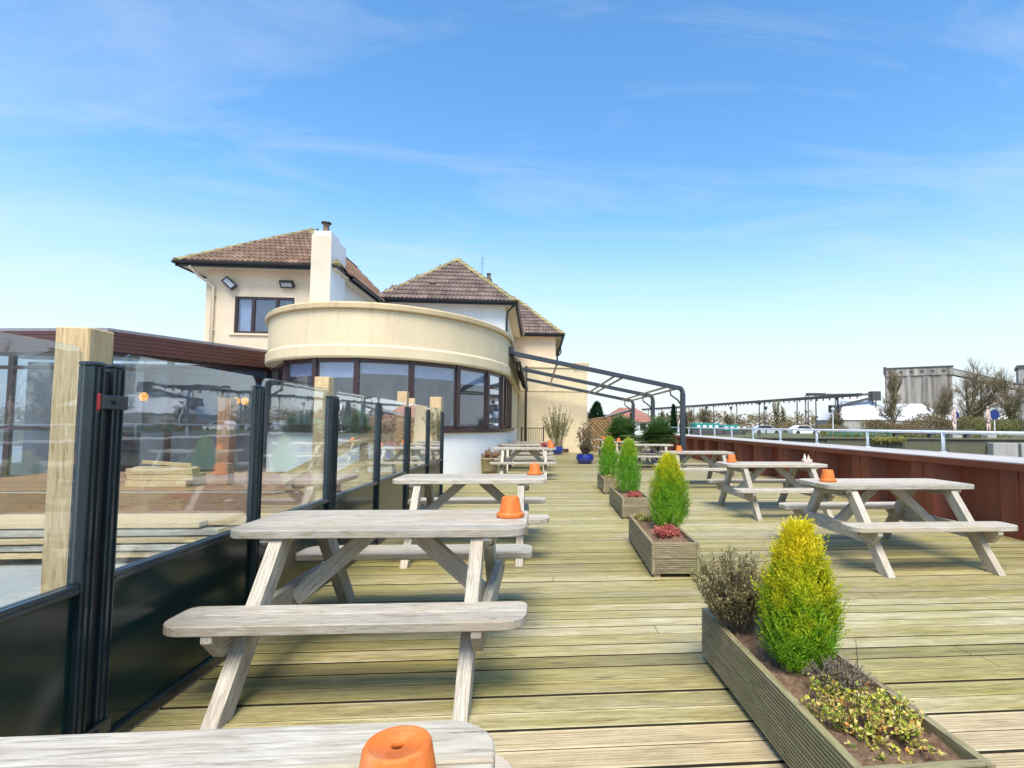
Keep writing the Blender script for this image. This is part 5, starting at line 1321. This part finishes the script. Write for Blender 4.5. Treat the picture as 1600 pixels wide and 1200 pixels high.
# far house, grey block, evergreens, white frame
FH = thing('far_cottage', 'far red-roofed cottage beyond the palms', 'house', (9.6, 57, -0.02))
MB().box(-2.5, 2.6, -2, 4, 0, 1.75).build('wall', 'white', FH)
m_ = MB(); m_.add([(-2.8, -2.3, 1.75), (2.9, -2.3, 1.75), (2.9, 4.3, 1.75), (-2.8, 4.3, 1.75), (-0.8, 1, 3.3), (0.9, 1, 3.3)], [(0, 1, 5, 4), (1, 2, 5), (2, 3, 4, 5), (3, 0, 4)]); m_.build('roof', 'redroof', FH)
for x in (-1.6, 0.9): MB().box(x, x+0.6, -2.03, -2.002, 0.9, 1.6).build('window', 'carglass', FH)
GB = thing('grey_outbuilding', 'low grey outbuilding between the block and the cottage', 'building', (7.6, 63, -0.02))
MB().box(-2, 1.6, -1.5, 2, 0, 2.3).build('wall', 'greywall', GB); MB().bar((-2.2, 0, 2.75), (1.8, 0, 2.4), 4, 0.12).build('roof', 'greytrim', GB)
MB().box(0.2, 1.3, -1.53, -1.502, 1.2, 2.0).build('window', 'whitepaint', GB)
AF = thing('boat_trestle', 'white A-shaped trestle standing between the dark cypresses', 'trestle', (11.1, 41.5, -0.02))
for s_ in (-1, 1): MB().tube([(s_*0.28, 0, 0), (s_*0.16, 0, 1.5), (0, 0, 1.9)], 0.035, 6).build('strut', 'whitepaint', AF)
MB().tube([(0, 0, 1.9), (0, 0, 2.6)], 0.035, 6).build('mast', 'whitepaint', AF)
def evergreen(label, loc, h_, r_, n, seed, name='evergreen_tree', lf=0.2):
    rr = random.Random(seed); t_ = thing(name, label, 'tree', loc, 0)
    MB().tube([(0, 0, 0), (0, 0, h_*0.6)], [0.09, 0.03], 7).build('trunk', 'bark', t_)
    m_ = MB()
    for i in range(n):
        q = rr.random(); a = rr.uniform(0, 6.283); prof = (1-q)**0.6*min(1, q*6+0.25); rad = r_*prof*(0.5+0.5*rr.random()**0.5)*(1+0.15*math.sin(3*a+q*7))
        p = Vector((math.cos(a)*rad, math.sin(a)*rad, 0.1+q*h_*0.95)); d = Vector((math.cos(a)*0.6, math.sin(a)*0.6, 0.7))+rv(rr)*0.5
        leaf(m_, p, d, lf*rr.uniform(0.6, 1.2), lf*0.4)
    tag(m_.build('crown', 'evergreen', t_), kind='stuff')
evergreen('dark columnar cypress left of the white frame', (10.68, 42, -0.02), 3.0, 0.32, 2600, 61)
evergreen('dark columnar cypress right of the white frame', (11.48, 42, -0.02), 2.75, 0.32, 2400, 62)
evergreen('dense dark green tree beside the cream block', (4.40, 40, -0.02), 3.05, 0.95, 4200, 63, lf=0.22)
# ------------------------------------------------ bare trees
def bare_tree(label, loc, h_, seed, spread=0.5, levels=4, ivy=0, upright=False, dens=1.0, mat='twig'):
    rr = random.Random(seed); t_ = thing('bare_tree', label, 'tree', loc, 0, 'leafless trees beyond the canal')
    tb = MB(); cb_ = MB(); iv = MB()
    def grow(p, d, L, r_, lev):
        n = 3; pts = [p]; q = p; dd = d.copy()
        for k in range(n):
            dd = (dd+rv(rr)*0.16+Vector((0, 0, 0.05 if not upright else 0.12))).normalized(); q = q+dd*L/n; pts.append(q)
        (tb if lev == 0 else cb_).tube(pts, [r_*(1-0.5*k/n) for k in range(n+1)], 5 if lev < 2 else 3, False)
        if ivy and lev <= 1:
            for k in range(ivy):
                c_ = pts[0].lerp(pts[-1], rr.random())+rv(rr)*rr.uniform(0.1, 0.5); leaf(iv, c_, rv(rr), 0.3, 0.25)
        if lev >= levels: return
        nb = int((5 if lev < 2 else 5)*dens)+rr.randint(0, 2)
        for k in range(nb):
            u = rr.uniform(0.35, 1.0) if lev == 0 else rr.uniform(0.2, 1.0)
            i = min(int(u*n), n-1); c_ = pts[i].lerp(pts[i+1], u*n-i)
            side = rv(rr); side = (side-dd*side.dot(dd)).normalized()
            sp_ = spread*rr.uniform(0.7, 1.4)*(0.5 if upright else 1)
            nd_ = (dd*math.cos(sp_)+side*math.sin(sp_)+Vector((0, 0, 0.12))).normalized()
            grow(c_, nd_, L*rr.uniform(0.5, 0.72), max(r_*0.45, 0.017), lev+1)
        grow(pts[-1], dd, L*0.6, r_*0.5, lev+1)
    grow(Vector((0, 0, 0)), Vector((rr.uniform(-.08, .08), rr.uniform(-.08, .08), 1)), h_*0.42, h_*0.022, 0)
    tb.build('trunk', 'bark', t_); tag(cb_.build('crown', mat, t_), kind='stuff')
    if ivy: tag(iv.build('ivy', 'ivy', t_), kind='stuff')
bt = [('tall spreading bare tree right of the silo conveyor', (70.5, 84, FG), 14.0, 71, .6, 4, 25, False), ('bare tree at the right picture edge', (77, 82, FG), 12.0, 72, .6, 4, 30, False), ('slender brown tree in front of the silo', (57.4, 84, FG), 10.6, 73, .35, 4, 20, True),
      ('bare tree between the slender tree and the tall spreading one', (64.3, 82, FG), 9.0, 74, .6, 4, 30, False), ('ivy-clad bare tree left of the right-edge tree', (73.2, 78, FG), 9.5, 75, .6, 4, 60, False), ('upright poplar, left of the pair by the tall lamp', (37.4, 82, FG), 5.6, 76, .3, 3, 20, True), ('upright poplar, right of the pair by the tall lamp', (39.6, 84, FG), 5.2, 77, .3, 3, 10, True),
      ('low bare tree above the longer teal boat', (23.5, 84, FG), 4.2, 78, .7, 4, 10, False), ('low bare tree above the shorter teal boat', (27.0, 84, FG), 4.4, 79, .7, 4, 10, False), ('low bare tree right behind the awning front post', (20.0, 86, FG), 3.8, 80, .7, 4, 5, False), ('low bare tree right of the boats', (30.8, 85, FG), 3.2, 81, .7, 4, 15, False), ('low bare tree below the dark gantry', (49.0, 86, FG), 4.0, 82, .7, 4, 20, False)]
bt += [('broad bare tree behind the left stone figure', (62.0, 90, FG), 8.0, 83, .75, 4, 60, False), ('bushy bare tree behind the right blue sign', (75.5, 88, FG), 8.0, 85, .75, 4, 60, False)]
for lb, loc, h_, sd_, sp_, lv, iv_, upr in bt: bare_tree(lb, loc, h_, sd_, sp_, lv, iv_, upr)
def hedge(name, x0, x1, y, hmin, hmax, n, seed, mat='scrub', lf=0.45, dep=4):
    rr = random.Random(seed); m_ = MB()
    for i in range(n):
        x = rr.uniform(x0, x1); hh = hmin+(hmax-hmin)*(0.5+0.5*math.sin(x*0.55+seed)*math.sin(x*0.23+1.3*seed))
        z = FG+hh*rr.random()**0.7
        leaf(m_, Vector((x, y+rr.uniform(0, dep), z)), rv(rr)+Vector((0, 0, 0.6)), lf*rr.uniform(0.5, 1.3), lf*0.35, rv(rr))
    tag(m_.build(name, mat), 'brown-green winter scrub beyond the canal', 'scrub', kind='stuff')
hedge('winter_scrub', 48, 82, 74, 0.9, 3.2, 24000, 1, lf=0.3); hedge('winter_scrub', 14, 48, 80, 0.4, 1.7, 12000, 2, lf=0.3); hedge('winter_scrub', 60, 84, 70, 0.8, 2.8, 12000, 3, 'ivy', 0.3)
hedge('far_treeline', 20, 260, 230, 3, 8, 9000, 4, 'scrub', 1.6, 20); hedge('far_treeline', -260, 20, 230, 3, 8, 6000, 5, 'scrub', 1.6, 20)
hedge('bank_growth', 26, 44, 46.8, 0.05, 0.4, 4000, 6, 'ivy', 0.25, 3)
hedge('bank_growth', 28.5, 31.3, 43.9, -0.5, -0.1, 1500, 7, 'yellowlow', 0.25, 0.5)
